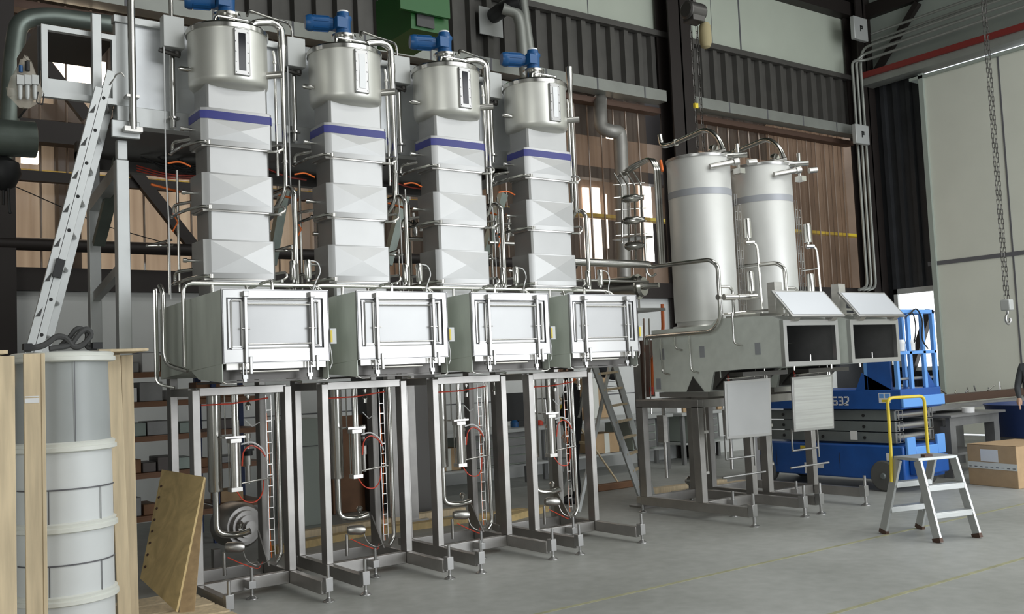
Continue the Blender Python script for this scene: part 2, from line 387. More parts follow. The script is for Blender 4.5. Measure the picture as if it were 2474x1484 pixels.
struct('trim_18', 'redtray', MB().box(XE-.56, -1.5, 7.60, XE-.2, 12.2, 7.72))
struct('trim_19', 'beam', MB().bar((XE-.15, 12.1, 7.75), (XE-.15, 11.0, 8.95), .12, .12).bar((XE-.15, 8.7, 8.95), (XE-.15, 6.9, 7.8), .12, .12)
       .bar((XE-.12, 11.0, .5), (XE-.12, 12.3, 1.0), .1, .1).box(XE-.2, -1.5, 9.0, XE-.02, YW, 9.3))
mb = MB().bar((XE-.2, 11.2, 2.55), (XE-.2, 12.1, .4), .14, .14)
struct('trim_20', 'beam', mb)
# window in the end wall
mb = MB().box(XE-.16, 11.12, 1.32, XE-.06, 12.02, 1.40).box(XE-.16, 11.12, 2.94, XE-.06, 12.02, 3.05).box(XE-.16, 11.93, 1.32, XE-.06, 12.02, 3.05)
w = struct('window_4', 'whitebox', mb)
MB().box(XE-.10, 11.12, 1.40, XE-.08, 11.93, 2.94).build('window_pane', 'dayglass', w, off=PB[w.name])
# walls out of view
struct('wall_left', 'conc', MB().box(-5.2, -7.2, 0, -5, YW, 9.6))
struct('wall_front', 'conc', MB().box(-5, -7.2, 0, 7.6, -7, 9.6).box(17.4, -7.2, 0, XE, -7, 9.6).box(7.6, -7.2, 5.8, 17.4, -7, 9.6))
struct('wall_left', 'dark', MB().box(-.15, 11.8, 0, 1.5, 12.2, 2.9)) if False else None

# ================================================================== LEFT ROW: four filling machines
PITCH = 1.067
def machine():
    t = thing('filling_machine', (2.84, 7.5, 0), '', 'machine', 'tall stainless filling machines in the left row')
    def B(mb, n, m, p=t, **k): return mb.build(n, m, p, **k)
    XL0, XL1, XR0, XR1 = 2.40, 2.46, 3.143, 3.203
    YF, YB = 7.50, 8.05
    for (a, b) in ((XL0, XL1), (XR0, XR1)):
        B(MB().box(a, YF, .15, b, YF+.10, 1.62), 'post', 'post', bevel=.004)
        B(MB().box(a, YB, .15, b, YB+.10, 1.72), 'post', 'post', bevel=.004)
        r = B(MB().box(a+.002, 6.92, .052, b-.002, YB+.10, .15), 'floor_rail', 'post', bevel=.004)
    B(MB().box(XL1, YF+.01, .052, XR0, YF+.07, .15), 'front_crossbeam', 'post', bevel=.004)
    B(MB().box(XL1, YB+.01, .052, XR0, YB+.07, .15), 'rear_crossbeam', 'post', bevel=.004)
    B(MB().box(XL1, YF+.01, 1.57, XR0, YF+.07, 1.635), 'top_crossbeam', 'post', bevel=.004)
    B(MB().box(XL1, YB+.01, 1.57, XR0, YB+.07, 1.635).box(XL0, YF+.1, 1.57, XL1, YB, 1.635).box(XR0, YF+.1, 1.57, XR1, YB, 1.635), 'top_frame', 'post', bevel=.004)
    B(MB().prism([(3.10, YB-.0, .15), (3.10, YB-.22, .15), (3.10, YB, .42)], (.012, 0, 0)), 'gusset', 'post')
    # levelling feet
    for (fx, fy, ext) in ((2.43, 6.885, 1), (3.19, 6.885, 1), (2.43, 8.20, 0), (3.19, 8.20, 0), (2.80, 7.42, 2)):
        mb = MB().lathe([(0, .045), (.006, .046), (.016, .030), (.028, .014), (.04, .012)], (fx, fy, 0)).cyl((fx, fy, .03), (fx, fy, .27 if ext == 1 else .24), .0125)
        if ext == 1: mb.box(fx-.03, fy-.02, .075, fx+.03, fy+.04, .178)
        elif ext == 2: mb.box(fx-.03, fy-.02, .08, fx+.03, fy+.09, .14)
        else: mb.box(fx-.03, fy-.10, .08, fx+.03, fy+.03, .15)
        B(mb, 'levelling_foot', 'bright', bevel=.003)
    # --- filler housing
    x0, x1, yf, yb, z0, z1 = 2.418, 3.243, 6.88, 8.36, 1.80, 2.325
    h = B(MB().prism([(x0, yf, z0), (x0, yf, z1+.008), (x0, 7.6, z1), (x0, 8.36, z1-.02), (x0, 8.36, 1.72), (x0, 7.62, 1.765)], (x1-x0, 0, 0)), 'housing', 'film', bevel=.003)
    # side apron plates under the housing
    for a in (x0, x1-.006):
        B(MB().prism([(a, yf+.0, z0), (a, 7.56, 1.765), (a, 7.40, 1.70), (a, yf+.0, 1.665)], (.006, 0, 0)), 'apron_plate', 'film')
    B(MB().tube([(x0+.0, yf-.005, 1.67), (x0+.03, yf-.01, 1.655), (x0+.10, yf-.01, 1.655)], .005).tube([(x1-.10, yf-.01, 1.655), (x1-.03, yf-.01, 1.655), (x1, yf-.005, 1.67)], .005), 'apron_edge_wire', 'pipe')
    B(MB().box(x0+.02, 6.95, 1.66, x1-.02, 7.5, 1.675).box(x0+.01, 6.97, 1.68, x1-.01, 7.0, 1.80), 'drip_tray', 'darksteel')
    # door: outer frame, recessed sheet, inner frame lines
    d = B(MB().frame(x0, z0, x1, z1+.012, yf-.03, yf, .03, .045, .1, .062), 'door_frame', 'bright')
    B(MB().box(x0+.03, yf-.012, z0+.1, x1-.045, yf-.002, z1-.05), 'door_sheet', 'door')
    B(MB().frame(x0+.032, z0+.102, x1-.047, z1-.052, yf-.017, yf-.0125, .007, .007, .007, .007).frame(x0+.003, z0+.003, x1-.003, z1+.008, yf-.0325, yf-.0305, .004, .004, .004, .004), 'door_seal', 'seam')
    B(MB().frame(x0+.045, z0+.112, x1-.06, z1-.062, yf-.022, yf-.013, .014, .014, .014, .014), 'door_inner_frame', 'bright')
    fr = MB()
    for (a, b, c, e) in ((2.485, 2.565, 1.905, 2.255), (3.125, 3.165, 1.92, 2.25)):
        fr.tube([(a, yf-.02, c), (a, yf-.02, e), (b, yf-.02, e), (b, yf-.02, c), (a, yf-.02, c)], .009, 8, bend=.015)
    fr.tube([(2.60, yf-.018, 2.262), (3.09, yf-.018, 2.262)], .009, 8).tube([(2.60, yf-.018, 1.905), (3.09, yf-.018, 1.905)], .009, 8)
    B(fr, 'door_seal_frame', 'bright')
    for bx, bz in ((2.585, 1.72), (3.10, 1.73)):
        m_ = MB().box(bx-.012, yf-.055, 1.80, bx+.012, yf-.032, 2.30).box(bx+.014, yf-.07, bz, bx+.036, yf-.05, 1.845).box(bx-.02, yf-.07, 2.28, bx+.02, yf-.02, 2.32)
        b_ = B(m_, 'door_clamp_bar', 'bright', bevel=.003)
        B(MB().cyl((bx-.03, yf-.045, 2.05), (bx+.03, yf-.045, 2.05), .006).lathe([(0, .014), (.02, .014)], (bx, yf-.06, 1.785), (0, 1, 0)), 'clamp_screw', 'pipe', b_)
    B(MB().tube([(2.60, yf-.045, 2.225), (3.10, yf-.045, 2.225)], .006, 8).tube([(2.60, yf-.045, 1.935), (3.10, yf-.045, 1.935)], .006, 8), 'guide_rod', 'pipe')
    for bx in (2.56, 3.06):
        B(MB().box(bx-.004, yf-.04, 1.70, bx+.004, yf-.03, 1.80).box(bx+.02, yf-.04, 1.70, bx+.026, yf-.03, 1.80).box(bx-.005, yf-.045, 1.685, bx+.032, yf-.02, 1.715).box(bx, yf-.05, 1.665, bx+.02, yf-.03, 1.69), 'toggle_clip', 'bright')
    B(MB().tube([(2.55, yf-.0, 1.735), (3.0, yf-.0, 1.735)], .009, 8).box(2.45, yf+.0, 1.755, 3.22, yf+.03, 1.80), 'lower_rail', 'steel')
    # switch box
    sb = B(MB().box(3.245, 6.84, 1.925, 3.30, 6.90, 2.045), 'switch_box', 'whitebox', bevel=.004)
    B(MB().box(3.246, 6.834, 1.94, 3.262, 6.84, 2.03), 'yellow_marker', 'yellow', sb)
    B(MB().tube([(3.25, 6.86, 1.925), (3.262, 6.86, 1.85), (3.27, 6.87, 1.78), (3.25, 6.87, 1.74)], .004, 6), 'switch_cable', 'white', sb)
    # --- header pipe over the housing, with drops
    B(MB().tube([(2.33, 7.44, 1.80), (2.33, 7.44, 2.435), (2.50, 7.44, 2.435), (3.42, 7.44, 2.43), (3.47, 7.38, 2.34)], .017, 10, bend=.07), 'header_pipe', 'pipe')
    B(MB().tube([(2.47, 7.2, 2.33), (2.47, 7.2, 2.40)], .013).tube([(2.82, 7.44, 2.43), (2.82, 7.40, 2.33)], .011).tube([(2.86, 7.52, 2.40), (2.96, 7.40, 2.45), (2.98, 7.30, 2.45), (2.98, 7.30, 2.33)], .013, 8)
      .tube([(3.15, 7.3, 2.33), (3.15, 7.3, 2.38)], .01).tube([(3.36, 7.44, 2.43), (3.36, 7.30, 2.33)], .01), 'spray_drop_pipe', 'pipe')
    B(MB().tube([(2.28, 7.98, 1.70), (2.28, 7.98, 2.44)], .015).tube([(2.26, 7.80, 2.45), (2.27, 7.75, 2.40), (2.27, 7.75, 1.83), (2.40, 7.60, 1.77)], .019, 10, bend=.09)
      .tube([(2.24, 7.88, 2.42), (2.24, 7.88, 1.68), (2.36, 7.80, 1.645)], .011, 8, bend=.06), 'side_drain_pipe', 'pipe')
    # --- cooling tower: necks and banded collars
    def ring_pts(x0, x1, y0, y1, cx, cy, z):
        return [(x0, y1, z), (x0, y0+cy, z), (x0+cx, y0, z), (x1-.02, y0, z), (x1, y0+.02, z), (x1, y1, z)]
    for (a, b) in ((2.325, 2.495), (2.80, 3.05), (3.335, 3.57), (3.855, 4.12)):
        B(MB().prism(ring_pts(2.597, 3.112, 7.605, 7.90, .018, .018, a), (0, 0, b-a)), 'neck_section', 'clad', bevel=.003)
    for i, (a, b) in enumerate(((2.492, 2.803), (3.042, 3.338), (3.562, 3.862))):
        P = ring_pts(2.542, 3.132, 7.575, 7.875, .052, .024, a)
        m_ = MB().prism(P, (0, 0, b-a))
        c = B(m_, 'collar_section', 'clad', bevel=.002)
        # cross-broken front sheet
        x0_, x1_, y_ = 2.598, 3.108, 7.5745; zc = (a+b)/2+.01
        q0, q1, q2, q3 = V((x0_, y_, a+.045)), V((x1_, y_, a+.045)), V((x1_, y_, b-.012 if i < 2 else 3.765)), V((x0_, y_, b-.012 if i < 2 else 3.765))
        ctr = (q0+q1+q2+q3)/4; ctr.y -= .017
        mm = MB()
        for u, w in ((q0, q1), (q1, q2), (q2, q3), (q3, q0)): mm._add([u, w, ctr], [(0, 1, 2)])
        B(mm, 'embossed_panel', 'clad', c)
        Q = ring_pts(2.552, 3.122, 7.585, 7.865, .05, .024, a-.012)
        B(MB().prism(Q, (0, 0, .012)), 'collar_seam', 'steel', c)
        if i == 2:
            Q = ring_pts(2.539, 3.135, 7.572, 7.878, .052, .024, 3.772)
            B(MB().prism(Q, (0, 0, .066)), 'blue_band', 'blueband', label='dark blue painted band')
        # ring pipes with hooks either side
        B(MB().tube([(2.60, 7.575, a+.012), (2.54, 7.58, a+.02), (2.44, 7.72, a-.0), (2.40, 7.95, a-.02), (2.45, 8.02, a+.0), (2.44, 8.0, a+.09), (2.55, 7.86, a+.10)], .0135, 8, bend=.05).lathe([(0, .02), (.03, .02)], (2.595, 7.575, a+.0), (0, 0, 1)), 'ring_pipe', 'pipe')
        B(MB().tube([(3.08, 7.57, a-.018), (3.16, 7.55, a-.015), (3.225, 7.57, a+.02), (3.225, 7.60, a+.065), (3.12, 7.72, a+.055)], .011, 8, bend=.04).lathe([(0, .017), (.02, .017)], (3.17, 7.555, a-.025), (0, 0, 1)), 'ring_pipe', 'pipe')
        B(MB().lathe([(0, .013), (.09, .013), (.09, .019), (.12, .019)], (2.57, 7.80, a+.16), (-1, .15, .05), 12), 'side_nozzle', 'pipe')
    B(MB().tube([(2.47, 7.98, 2.42), (2.47, 7.98, 3.42)], .011).tube([(2.40, 8.02, 2.40), (2.40, 8.02, 2.85)], .009).tube([(2.42, 7.98, 2.80), (2.30, 7.9, 2.78), (2.20, 7.95, 2.78), (2.45, 8.1, 2.86)], .010), 'rear_riser', 'pipe')
    B(MB().tube([(2.38, 7.92, 2.35), (2.38, 7.93, 3.0), (2.365, 7.93, 3.4), (2.37, 7.93, 4.45)], .0055, 6), 'air_line', 'white')
    # --- drum with dished bottom and polished lid
    dc = (2.843, 7.772, 0); R = .318
    dr = B(MB().lathe([(4.035, .10), (4.045, .22), (4.06, .285), (4.09, .312), (4.12, R), (4.50, R), (4.515, R+.002)], dc, seg=48), 'drum', 'drum')
    B(MB().lathe([(4.51, R+.014), (4.545, R+.016), (4.56, R+.004), (4.575, .20), (4.60, .10), (4.66, .085), (4.70, .085), (4.70, .11), (4.72, .11)], dc, seg=48), 'lid_rim', 'pipe')
    B(MB().tube([(2.66, 7.56, 4.56), (2.68, 7.58, 4.625), (2.98, 7.58, 4.625), (3.0, 7.56, 4.56)], .010, 8, bend=.04), 'lid_handle', 'pipe')
    B(MB().tube([(3.0, 7.80, 4.56), (3.0, 7.80, 4.69), (3.16, 7.84, 4.69), (3.22, 7.86, 4.62)], .009, 8, bend=.04), 'lid_pipe', 'pipe')
    g = B(MB().box(2.775, 7.435, 4.115, 2.905, 7.47, 4.50), 'sight_glass_frame', 'bright', bevel=.008)
    sg = B(MB().box(2.812, 7.430, 4.155, 2.868, 7.436, 4.46), 'sight_glass', 'glassdark', g)
    mb = MB()
    for k in range(5):
        for sx in (2.790, 2.890): mb.lathe([(0, .006), (.008, .005)], (sx, 7.436, 4.14+k*.083), (0, -1, 0), 8)
    B(mb, 'frame_bolt', 'bright', g)
    B(MB().lathe([(0, .03), (.17, .03)], (3.07, 7.62, 4.19), (.82, -.57, .05), 16), 'outlet_spout', 'steel')
    B(MB().lathe([(0, .014), (.05, .014), (.05, .022), (.11, .022), (.13, .012)], (2.56, 7.75, 4.20), (-1, .25, .08), 12), 'drum_nozzle', 'pipe')
    # --- agitator drive
    gm = B(MB().lathe([(0, .075), (.03, .075), (.03, .065), (.13, .068), (.15, .078), (.17, .078), (.17, .06), (.21, .055)], (2.843, 7.772, 4.72), seg=20).box(2.75, 7.70, 4.77, 2.85, 7.84, 4.87), 'gearbox', 'motor', bevel=.004)
    B(MB().lathe([(.21, .05), (.225, .05)], (2.843, 7.772, 4.72), seg=20), 'gearbox_cap', 'white', gm)
    mo = MB().lathe([(0, .06), (.03, .06), (.03, .068), (.18, .068), (.18, .074), (.21, .074), (.24, .06)], (2.76, 7.82, 4.83), (-.95, .30, 0), 20)
    for k in range(8):
        a = 2*math.pi*k/8; ax = V((-.95, .30, 0)).normalized(); u = V((0, 0, 1)); w = ax.cross(u)
        c0 = V((2.76, 7.82, 4.83))+(u*math.cos(a)+w*math.sin(a))*.07
        mo.bar(c0+ax*.04, c0+ax*.17, .006, .012, u*math.cos(a)+w*math.sin(a))
    B(mo, 'drive_motor', 'motor')
    # --- right-hand piping: gooseneck, reducer, tall pipe
    B(MB().tube([(3.06, 7.80, 4.56), (3.06, 7.80, 4.70), (3.24, 7.80, 4.74), (3.325, 7.79, 4.70), (3.325, 7.785, 4.52)], .032, 12, bend=.11).lathe([(0, .038), (.07, .038), (.24, .022)], (3.325, 7.785, 4.54), (0, 0, -1), 16)
      .tube([(3.325, 7.785, 4.32), (3.325, 7.785, 3.28), (3.28, 7.88, 3.14), (3.24, 8.05, 3.08)], .021, 12, bend=.10).lathe([(0, .028), (.02, .028)], (3.325, 7.785, 3.52)), 'gooseneck_pipe', 'pipe')
    B(MB().tube([(3.36, 7.88, 4.50), (3.36, 7.88, 3.3)], .016), 'vent_pipe', 'pipe')
    B(MB().tube([(3.21, 7.70, 4.45), (3.22, 7.70, 4.40), (3.22, 7.70, 3.38)], .012).lathe([(0, .018), (.02, .018)], (3.22, 7.70, 4.34)), 'sample_tube', 'pipe')
    B(MB().tube([(3.338, 7.64, 2.44), (3.338, 7.64, 3.24), (3.338, 7.72, 3.30), (3.338, 8.2, 3.30)], .022, 12, bend=.06), 'return_pipe', 'pipe')
    for k, (ax, ay) in enumerate(((3.29, 7.60), (3.385, 7.52))):
        a_ = B(MB().lathe([(0, .012), (.02, .012), (.02, .026), (.03, .030), (.17, .030), (.18, .024)], (ax, ay, 2.475), seg=16), 'valve_actuator', 'pipe')
        if k: B(MB().tube([(ax+.02, ay, 2.65), (ax+.08, ay-.02, 2.64), (ax+.10, ay-.04, 2.56), (ax+.03, ay-.08, 2.46), (ax-.06, ay-.2, 2.36)], .005, 6, bend=.06), 'actuator_cable', 'white', a_)
    # --- between the legs: tank, drain pipe, dosing cylinder, tubes
    B(MB().lathe([(.80, .052), (.81, .056), (1.60, .056)], (2.68, 7.84, 0), seg=24), 'level_tank', 'pipe')
    B(MB().tube([(2.68, 7.84, .80), (2.68, 7.84, .46), (2.83, 7.80, .44), (2.92, 7.74, .47)], .026, 12, bend=.09).lathe([(0, .012), (.04, .03), (.06, .012)], (2.86, 7.80, .49)), 'drain_pipe', 'pipe')
    B(MB().lathe([(0, .03), (.02, .042), (.12, .042), (.15, .03)], (2.70, 7.72, .37), (.9, -.3, -.08), 16).tube([(2.70, 7.74, .33), (2.70, 7.74, .15)], .014)
      .tube([(2.83, 7.68, .35), (2.85, 7.66, .25), (2.93, 7.64, .20), (3.10, 7.8, .2)], .004, 6, bend=.05), 'drain_valve', 'steel')
    cy = B(MB().box(2.745, 7.66, .80, 2.838, 7.75, .835).box(2.745, 7.66, 1.185, 2.838, 7.75, 1.22).lathe([(.83, .036), (1.19, .036)], (2.792, 7.70, 0), seg=20), 'dosing_cylinder', 'steel', bevel=.002)
    mb = MB()
    for sx in (2.757, 2.826):
        for sy in (7.672, 7.738): mb.cyl((sx, sy, .82), (sx, sy, 1.2), .006, seg=8)
    mb.box(2.70, 7.64, 1.225, 2.86, 7.77, 1.24)
    B(mb, 'tie_rod', 'pipe', cy)
    B(MB().cyl((2.792, 7.70, 1.24), (2.792, 7.70, 1.6), .018, seg=12).cyl((2.83, 7.73, 1.24), (2.83, 7.73, 1.6), .011, seg=10).cyl((2.73, 7.73, 1.24), (2.73, 7.73, 1.6), .006, seg=8), 'piston_rod', 'pipe')
    B(MB().tube([(2.84, 7.69, .86), (2.98, 7.68, .875), (3.08, 7.66, .885)], .007, 8).tube([(2.90, 7.9, 1.36), (2.90, 7.9, 1.12)], .008), 'support_rod', 'pipe')
    va = B(MB().lathe([(.83, .02), (.98, .02), (.98, .03), (1.10, .03), (1.10, .018), (1.20, .018), (1.20, .03), (1.24, .03)], (2.98, 7.92, 0), seg=16), 'filling_valve', 'steel')
    B(MB().box(2.94, 7.87, 1.10, 3.02, 7.89, 1.115).box(2.94, 7.87, 1.14, 3.02, 7.89, 1.15).lathe([(0, .035), (.04, .035)], (2.98, 7.90, 1.06)), 'valve_collar', 'black', va)
    B(MB().tube([(2.84, 7.68, 1.17), (2.92, 7.66, 1.19), (3.02, 7.66, 1.12), (3.05, 7.68, 1.02)], .007, 6, bend=.06).tube([(2.92, 7.80, 1.36), (2.98, 7.80, 1.30), (3.06, 7.84, 1.33)], .004, 6), 'air_hose', 'white', label='pale translucent air hose')
    B(MB().tube([(2.835, 7.66, 1.0), (2.84, 7.64, 1.12), (2.90, 7.64, 1.165), (2.98, 7.65, 1.13), (3.03, 7.66, 1.06)], .006, 6, bend=.05).tube([(2.79, 7.66, .80), (2.83, 7.63, .72), (2.93, 7.63, .70), (3.01, 7.68, .76), (3.03, 7.70, .88)], .005, 6, bend=.06)
      .tube([(2.5, 7.6, 1.5), (2.75, 7.62, 1.50), (3.05, 7.62, 1.53)], .006, 6).tube([(2.70, 7.66, .30), (2.8, 7.62, .24), (2.95, 7.66, .17), (3.04, 7.8, .2)], .004, 6, bend=.05), 'air_hose', 'red', label='red pneumatic hose')
    B(MB().tube([(2.50, 7.72, 3.40), (2.42, 7.74, 3.44), (2.33, 7.76, 3.42)], .007, 6, bend=.04).tube([(2.40, 7.9, 2.9), (2.45, 7.92, 2.98), (2.42, 7.95, 3.05)], .006, 6).tube([(2.28, 8.05, 3.30), (2.52, 8.08, 3.26)], .010, 6), 'air_hose', 'orange', label='orange pneumatic hose')
    B(MB().tube([(3.228, 7.87, 1.62), (3.228, 7.87, .22), (3.18, 7.87, .165)], .019, 10, bend=.06).tube([(3.24, 7.93, 1.6), (3.24, 7.93, .4)], .009), 'vertical_drain', 'pipe')
    mb = MB()
    for sx in (3.14, 3.185): mb.box(sx, 7.90, .2, sx+.006, 7.906, 1.55)
    for k in range(14): mb.box(3.14, 7.90, .25+k*.09, 3.19, 7.905, .257+k*.09)
    B(mb, 'cable_ladder', 'steel')
    B(MB().tube([(3.15, 7.91, 1.4), (3.17, 7.91, .9), (3.15, 7.91, .5), (3.16, 7.91, .2)], .004, 6), 'air_hose', 'orange', label='orange cable in ladder')
    for (hx, hy) in ((2.95, 7.80), (3.35, 7.9)):
        B(MB().lathe([(0, .016), (.03, .016), (.03, .024), (.045, .024), (.06, .012), (.10, .012), (.10, .018), (.12, .018)], (hx, hy, 1.44), seg=10), 'drain_cock', 'pipe')
    return t
m0 = machine()
LBL = ['tall stainless filling machine nearest the wooden crate, with a dark sight glass',
       'second tall filling machine from the wooden crate, with a white sight glass',
       'third tall filling machine from the wooden crate, dark sight glass, motor below the green hood',
       'last tall filling machine of the row, with an upright open pipe beside its drum']
m0['label'] = LBL[0]
machines = [m0]
for k in (1, 2, 3): machines.append(copy_tree(m0, (2.84+PITCH*k, 7.5, 0), LBL[k]))
def kids(o): return [c for c in COL.objects if c.parent == o]
for k in (1, 3):
    for c in kids(machines[k]):
        if c.name.startswith('sight_glass_frame'):
            for s_ in kids(c):
                if s_.name.split('.')[0] == 'sight_glass':
                    s_.data = s_.data.copy(); s_.data.materials[0] = M['glasswhite']; s_['label'] = 'white sight glass strip'
# fourth machine: open upright pipe instead of the gooseneck
OFF = V((2.84+3*PITCH, 7.5, 0)); PB[machines[3].name] = OFF.copy()
for c in kids(machines[3]):
    if c.name.startswith('gooseneck_pipe'): bpy.data.objects.remove(c)
dx = 3*PITCH
MB().lathe([(4.82, .036), (4.70, .036), (4.56, .022), (3.28, .021)], (3.30+dx, 7.75, 0), seg=16).tube([(3.325+dx, 7.785, 3.30), (3.28+dx, 7.88, 3.14), (3.24+dx, 8.05, 3.08)], .021, 12, bend=.10).build('open_stand_pipe', 'pipe', machines[3])

# large pump behind the legs of the first machine
t = thing('pump', (2.62, 8.35, 0), 'round stainless pump behind the legs of the filling machine nearest the crate', 'pump')
MB().lathe([(0, .16), (.04, .20), (.26, .20), (.30, .17), (.30, .14), (.34, .135), (.34, .10), (.37, .10), (.37, .05), (.41, .05)], (at(562, 1240, Y=8.7).x, 8.82, .40), (.15, -1, 0), 32).build('pump_body', 'post', t)
MB().box(2.60, 8.45, 0, 2.66, 8.52, .24).box(2.86, 8.45, 0, 2.92, 8.52, .24).build('pump_stand', 'post', t)

# ================================================================== RIGHT PAIR: silo machines
def silo_machine():
    t = thing('silo_machine', (8.16, 7.2, 0), '', 'machine', 'silo machines at right')
    def B(mb, n, m, p=t, **k): return mb.build(n, m, p, **k)
    xl, xr = 7.70, 8.58
    for (a, y) in ((xl, 7.33), (xr-.08, 7.33), (xl, 8.18), (xr-.08, 8.18)):
        B(MB().box(a, y, .18, a+.08, y+.10, 1.20), 'post', 'post', bevel=.004)
    B(MB().box(xl, 6.72, .09, xl+.07, 8.28, .19), 'floor_rail', 'post', bevel=.004)
    B(MB().box(xr-.07, 6.72, .09, xr, 8.28, .19), 'floor_rail', 'post', bevel=.004)
    B(MB().box(xl+.08, 7.35, .09, xr-.08, 7.41, .19), 'front_crossbeam', 'post', bevel=.004)
    B(MB().box(xl+.08, 8.2, .09, xr-.08, 8.26, .19), 'rear_crossbeam', 'post', bevel=.004)
    B(MB().box(xl, 7.33, 1.185, xl+.08, 8.28, 1.275).box(xr-.08, 7.33, 1.185, xr, 8.28, 1.275).box(xl+.08, 7.33, 1.185, xr-.08, 7.41, 1.275).box(xl+.08, 8.2, 1.185, xr-.08, 8.28, 1.275), 'top_frame', 'post', bevel=.004)
    for (fx, fy, e) in ((7.735, 6.68, 1), (8.535, 6.68, 1), (7.735, 8.30, 0), (8.535, 8.30, 0), (8.13, 7.30, 0)):
        mb = MB().lathe([(0, .052), (.008, .052), (.018, .03), (.03, .016), (.04, .014)], (fx, fy, 0)).cyl((fx, fy, .03), (fx, fy, .33 if e else .27), .016)
        if e: mb.box(fx-.035, fy-.02, .10, fx+.035, fy+.05, .22)
        else: mb.box(fx-.03, fy-.03, .10, fx+.03, fy+.06, .18)
        B(mb, 'levelling_foot', 'bright', bevel=.003)
    # housing body, side profile extruded across
    X0, X1 = 7.73, 8.585
    prof = [(8.0, 1.36), (8.0, 2.05), (7.10, 2.055), (7.03, 2.115), (6.36, 2.10), (6.20, 2.035), (6.20, 1.60), (7.10, 1.565), (7.17, 1.355)]
    side = MB()
    side.prism([(X0, y, z) for y, z in prof], (.012, 0, 0)).prism([(X1-.012, y, z) for y, z in prof], (.012, 0, 0))
    for i in range(len(prof)):
        (ya, za), (yb_, zb) = prof[i], prof[(i+1) % len(prof)]
        if {ya, yb_} == {6.20}: continue
        side._add([(X0, ya, za), (X1, ya, za), (X1, yb_, zb), (X0, yb_, zb)], [(0, 1, 2, 3)])
    side.box(X0+.01, 7.02, 1.5, X1-.01, 7.03, 2.04)
    h = B(side, 'housing', 'film2')
    B(MB().prism([(X0+.01, 7.5, 1.36), (X0+.01, 7.25, 1.36), (X0+.01, 7.40, 1.52)], (-.02, 0, 0)).prism([(X0+.02, 7.15, 1.37), (X0+.02, 6.9, 1.57), (X0+.02, 7.1, 1.57)], (.8, 0, 0)), 'hopper_outlet', 'darksteel')
    B(MB().box(X0+.02, 7.22, 1.30, X1-.02, 7.95, 1.355), 'outlet_flange', 'steel')
    B(MB().box(X0+.04, 6.75, 1.505, X1-.1, 7.14, 1.55).box(X0+.05, 6.9, 1.38, X1-.2, 7.14, 1.50), 'underside_tray', 'darksteel')
    # front frame with dark mouth
    f = B(MB().frame(X0-.005, 1.59, X1+.005, 2.045, 6.165, 6.21, .05, .05, .045, .055), 'mouth_frame', 'bright')
    inn = B(MB().box(X0+.02, 6.98, 1.60, X1-.02, 7.0, 2.03).box(X0+.014, 6.22, 1.60, X0+.02, 7.0, 2.02).box(X1-.02, 6.22, 1.60, X1-.014, 7.0, 2.02).box(X0+.02, 6.22, 1.61, X1-.02, 7.0, 1.62).box(X0+.02, 6.22, 2.025, X1-.02, 7.0, 2.03), 'inner_lining', 'iron')
    B(MB().cyl((8.32, 6.62, 1.70), (8.32, 6.62, 1.96), .010, seg=8).cyl((8.32, 6.62, 1.83), (8.42, 6.62, 1.83), .008, seg=8).cyl((8.05, 6.5, 1.62), (8.05, 6.5, 1.78), .014, seg=10).cyl((8.42, 6.4, 1.62), (8.42, 6.4, 1.70), .008, seg=8), 'inner_fittings', 'pipe')
    B(MB().cyl((8.12, 6.5, 1.70), (8.12, 6.5, 1.76), .012, seg=8), 'red_knob', 'red')
    for a in (7.85, 8.44):
        B(MB().prism([(a, 6.20, 2.03), (a, 6.14, 2.03), (a, 6.10, 2.075), (a, 6.20, 2.075)], (.08, 0, 0)), 'hinge', 'steel')
        B(MB().cyl((a+.03, 6.19, 1.55), (a+.03, 6.19, 1.59), .010, seg=8), 'stop_pin', 'pipe')
    # lifted lid, tilted back
    lo, hi = V((0, 6.08, 2.06)), V((0, 6.32, 2.335))
    lw = V((X0+.02, 0, 0)); rw = V((X1+.0, 0, 0)); nrm = V((0, -.27, .24)).normalized()*.022
    B(MB().prism([lw+lo, rw+lo, rw+hi, lw+hi], nrm), 'lid_rim', 'bright', bevel=.004)
    i0, i1 = lo+(hi-lo)*.07, lo+(hi-lo)*.94
    B(MB().prism([lw+V((.03, 0, 0))+i0+nrm*1.02, rw-V((.03, 0, 0))+i0+nrm*1.02, rw-V((.03, 0, 0))+i1+nrm*1.02, lw+V((.03, 0, 0))+i1+nrm*1.02], nrm*.12), 'lid', 'lidsheet')
    B(MB().lathe([(0, .055), (.02, .055)], (8.14, 6.42, 2.10)).box(8.08, 6.46, 2.10, 8.20, 6.54, 2.12).box(8.07, 6.52, 2.12, 8.19, 6.62, 2.46), 'drive_box', 'steel', bevel=.004)
    B(MB().box(X0+.06, 6.5, 2.10, X0+.62, 6.95, 2.135), 'top_plate', 'steel')
    B(MB().tube([(X0+.05, 6.98, 2.16), (X0+.30, 6.9, 2.18), (X0+.55, 6.62, 2.19), (X0+.8, 6.6, 2.18)], .012, 8).tube([(X0+.02, 6.96, 2.10), (X0+.02, 6.96, 2.165), (X0+.55, 6.96, 2.165), (X0+.55, 6.96, 2.10)], .010, 8), 'top_tube', 'pipe')
    # silo
    c = (8.165, 7.56, 0); R = .352
    sl = B(MB().lathe([(2.05, R-.02), (2.12, R-.02), (2.12, R), (3.93, R), (3.96, R-.02), (3.965, .2)], c, seg=64), 'silo', 'silo')
    B(MB().lathe([(3.50, R+.002), (3.575, R+.002)], c, seg=64, caps=False), 'grey_band', 'greyband', label='grey stripe around the silo')
    B(MB().lathe([(3.925, R+.008), (3.95, R+.010), (3.955, R-.01)], c, seg=64), 'silo_rim', 'bright')
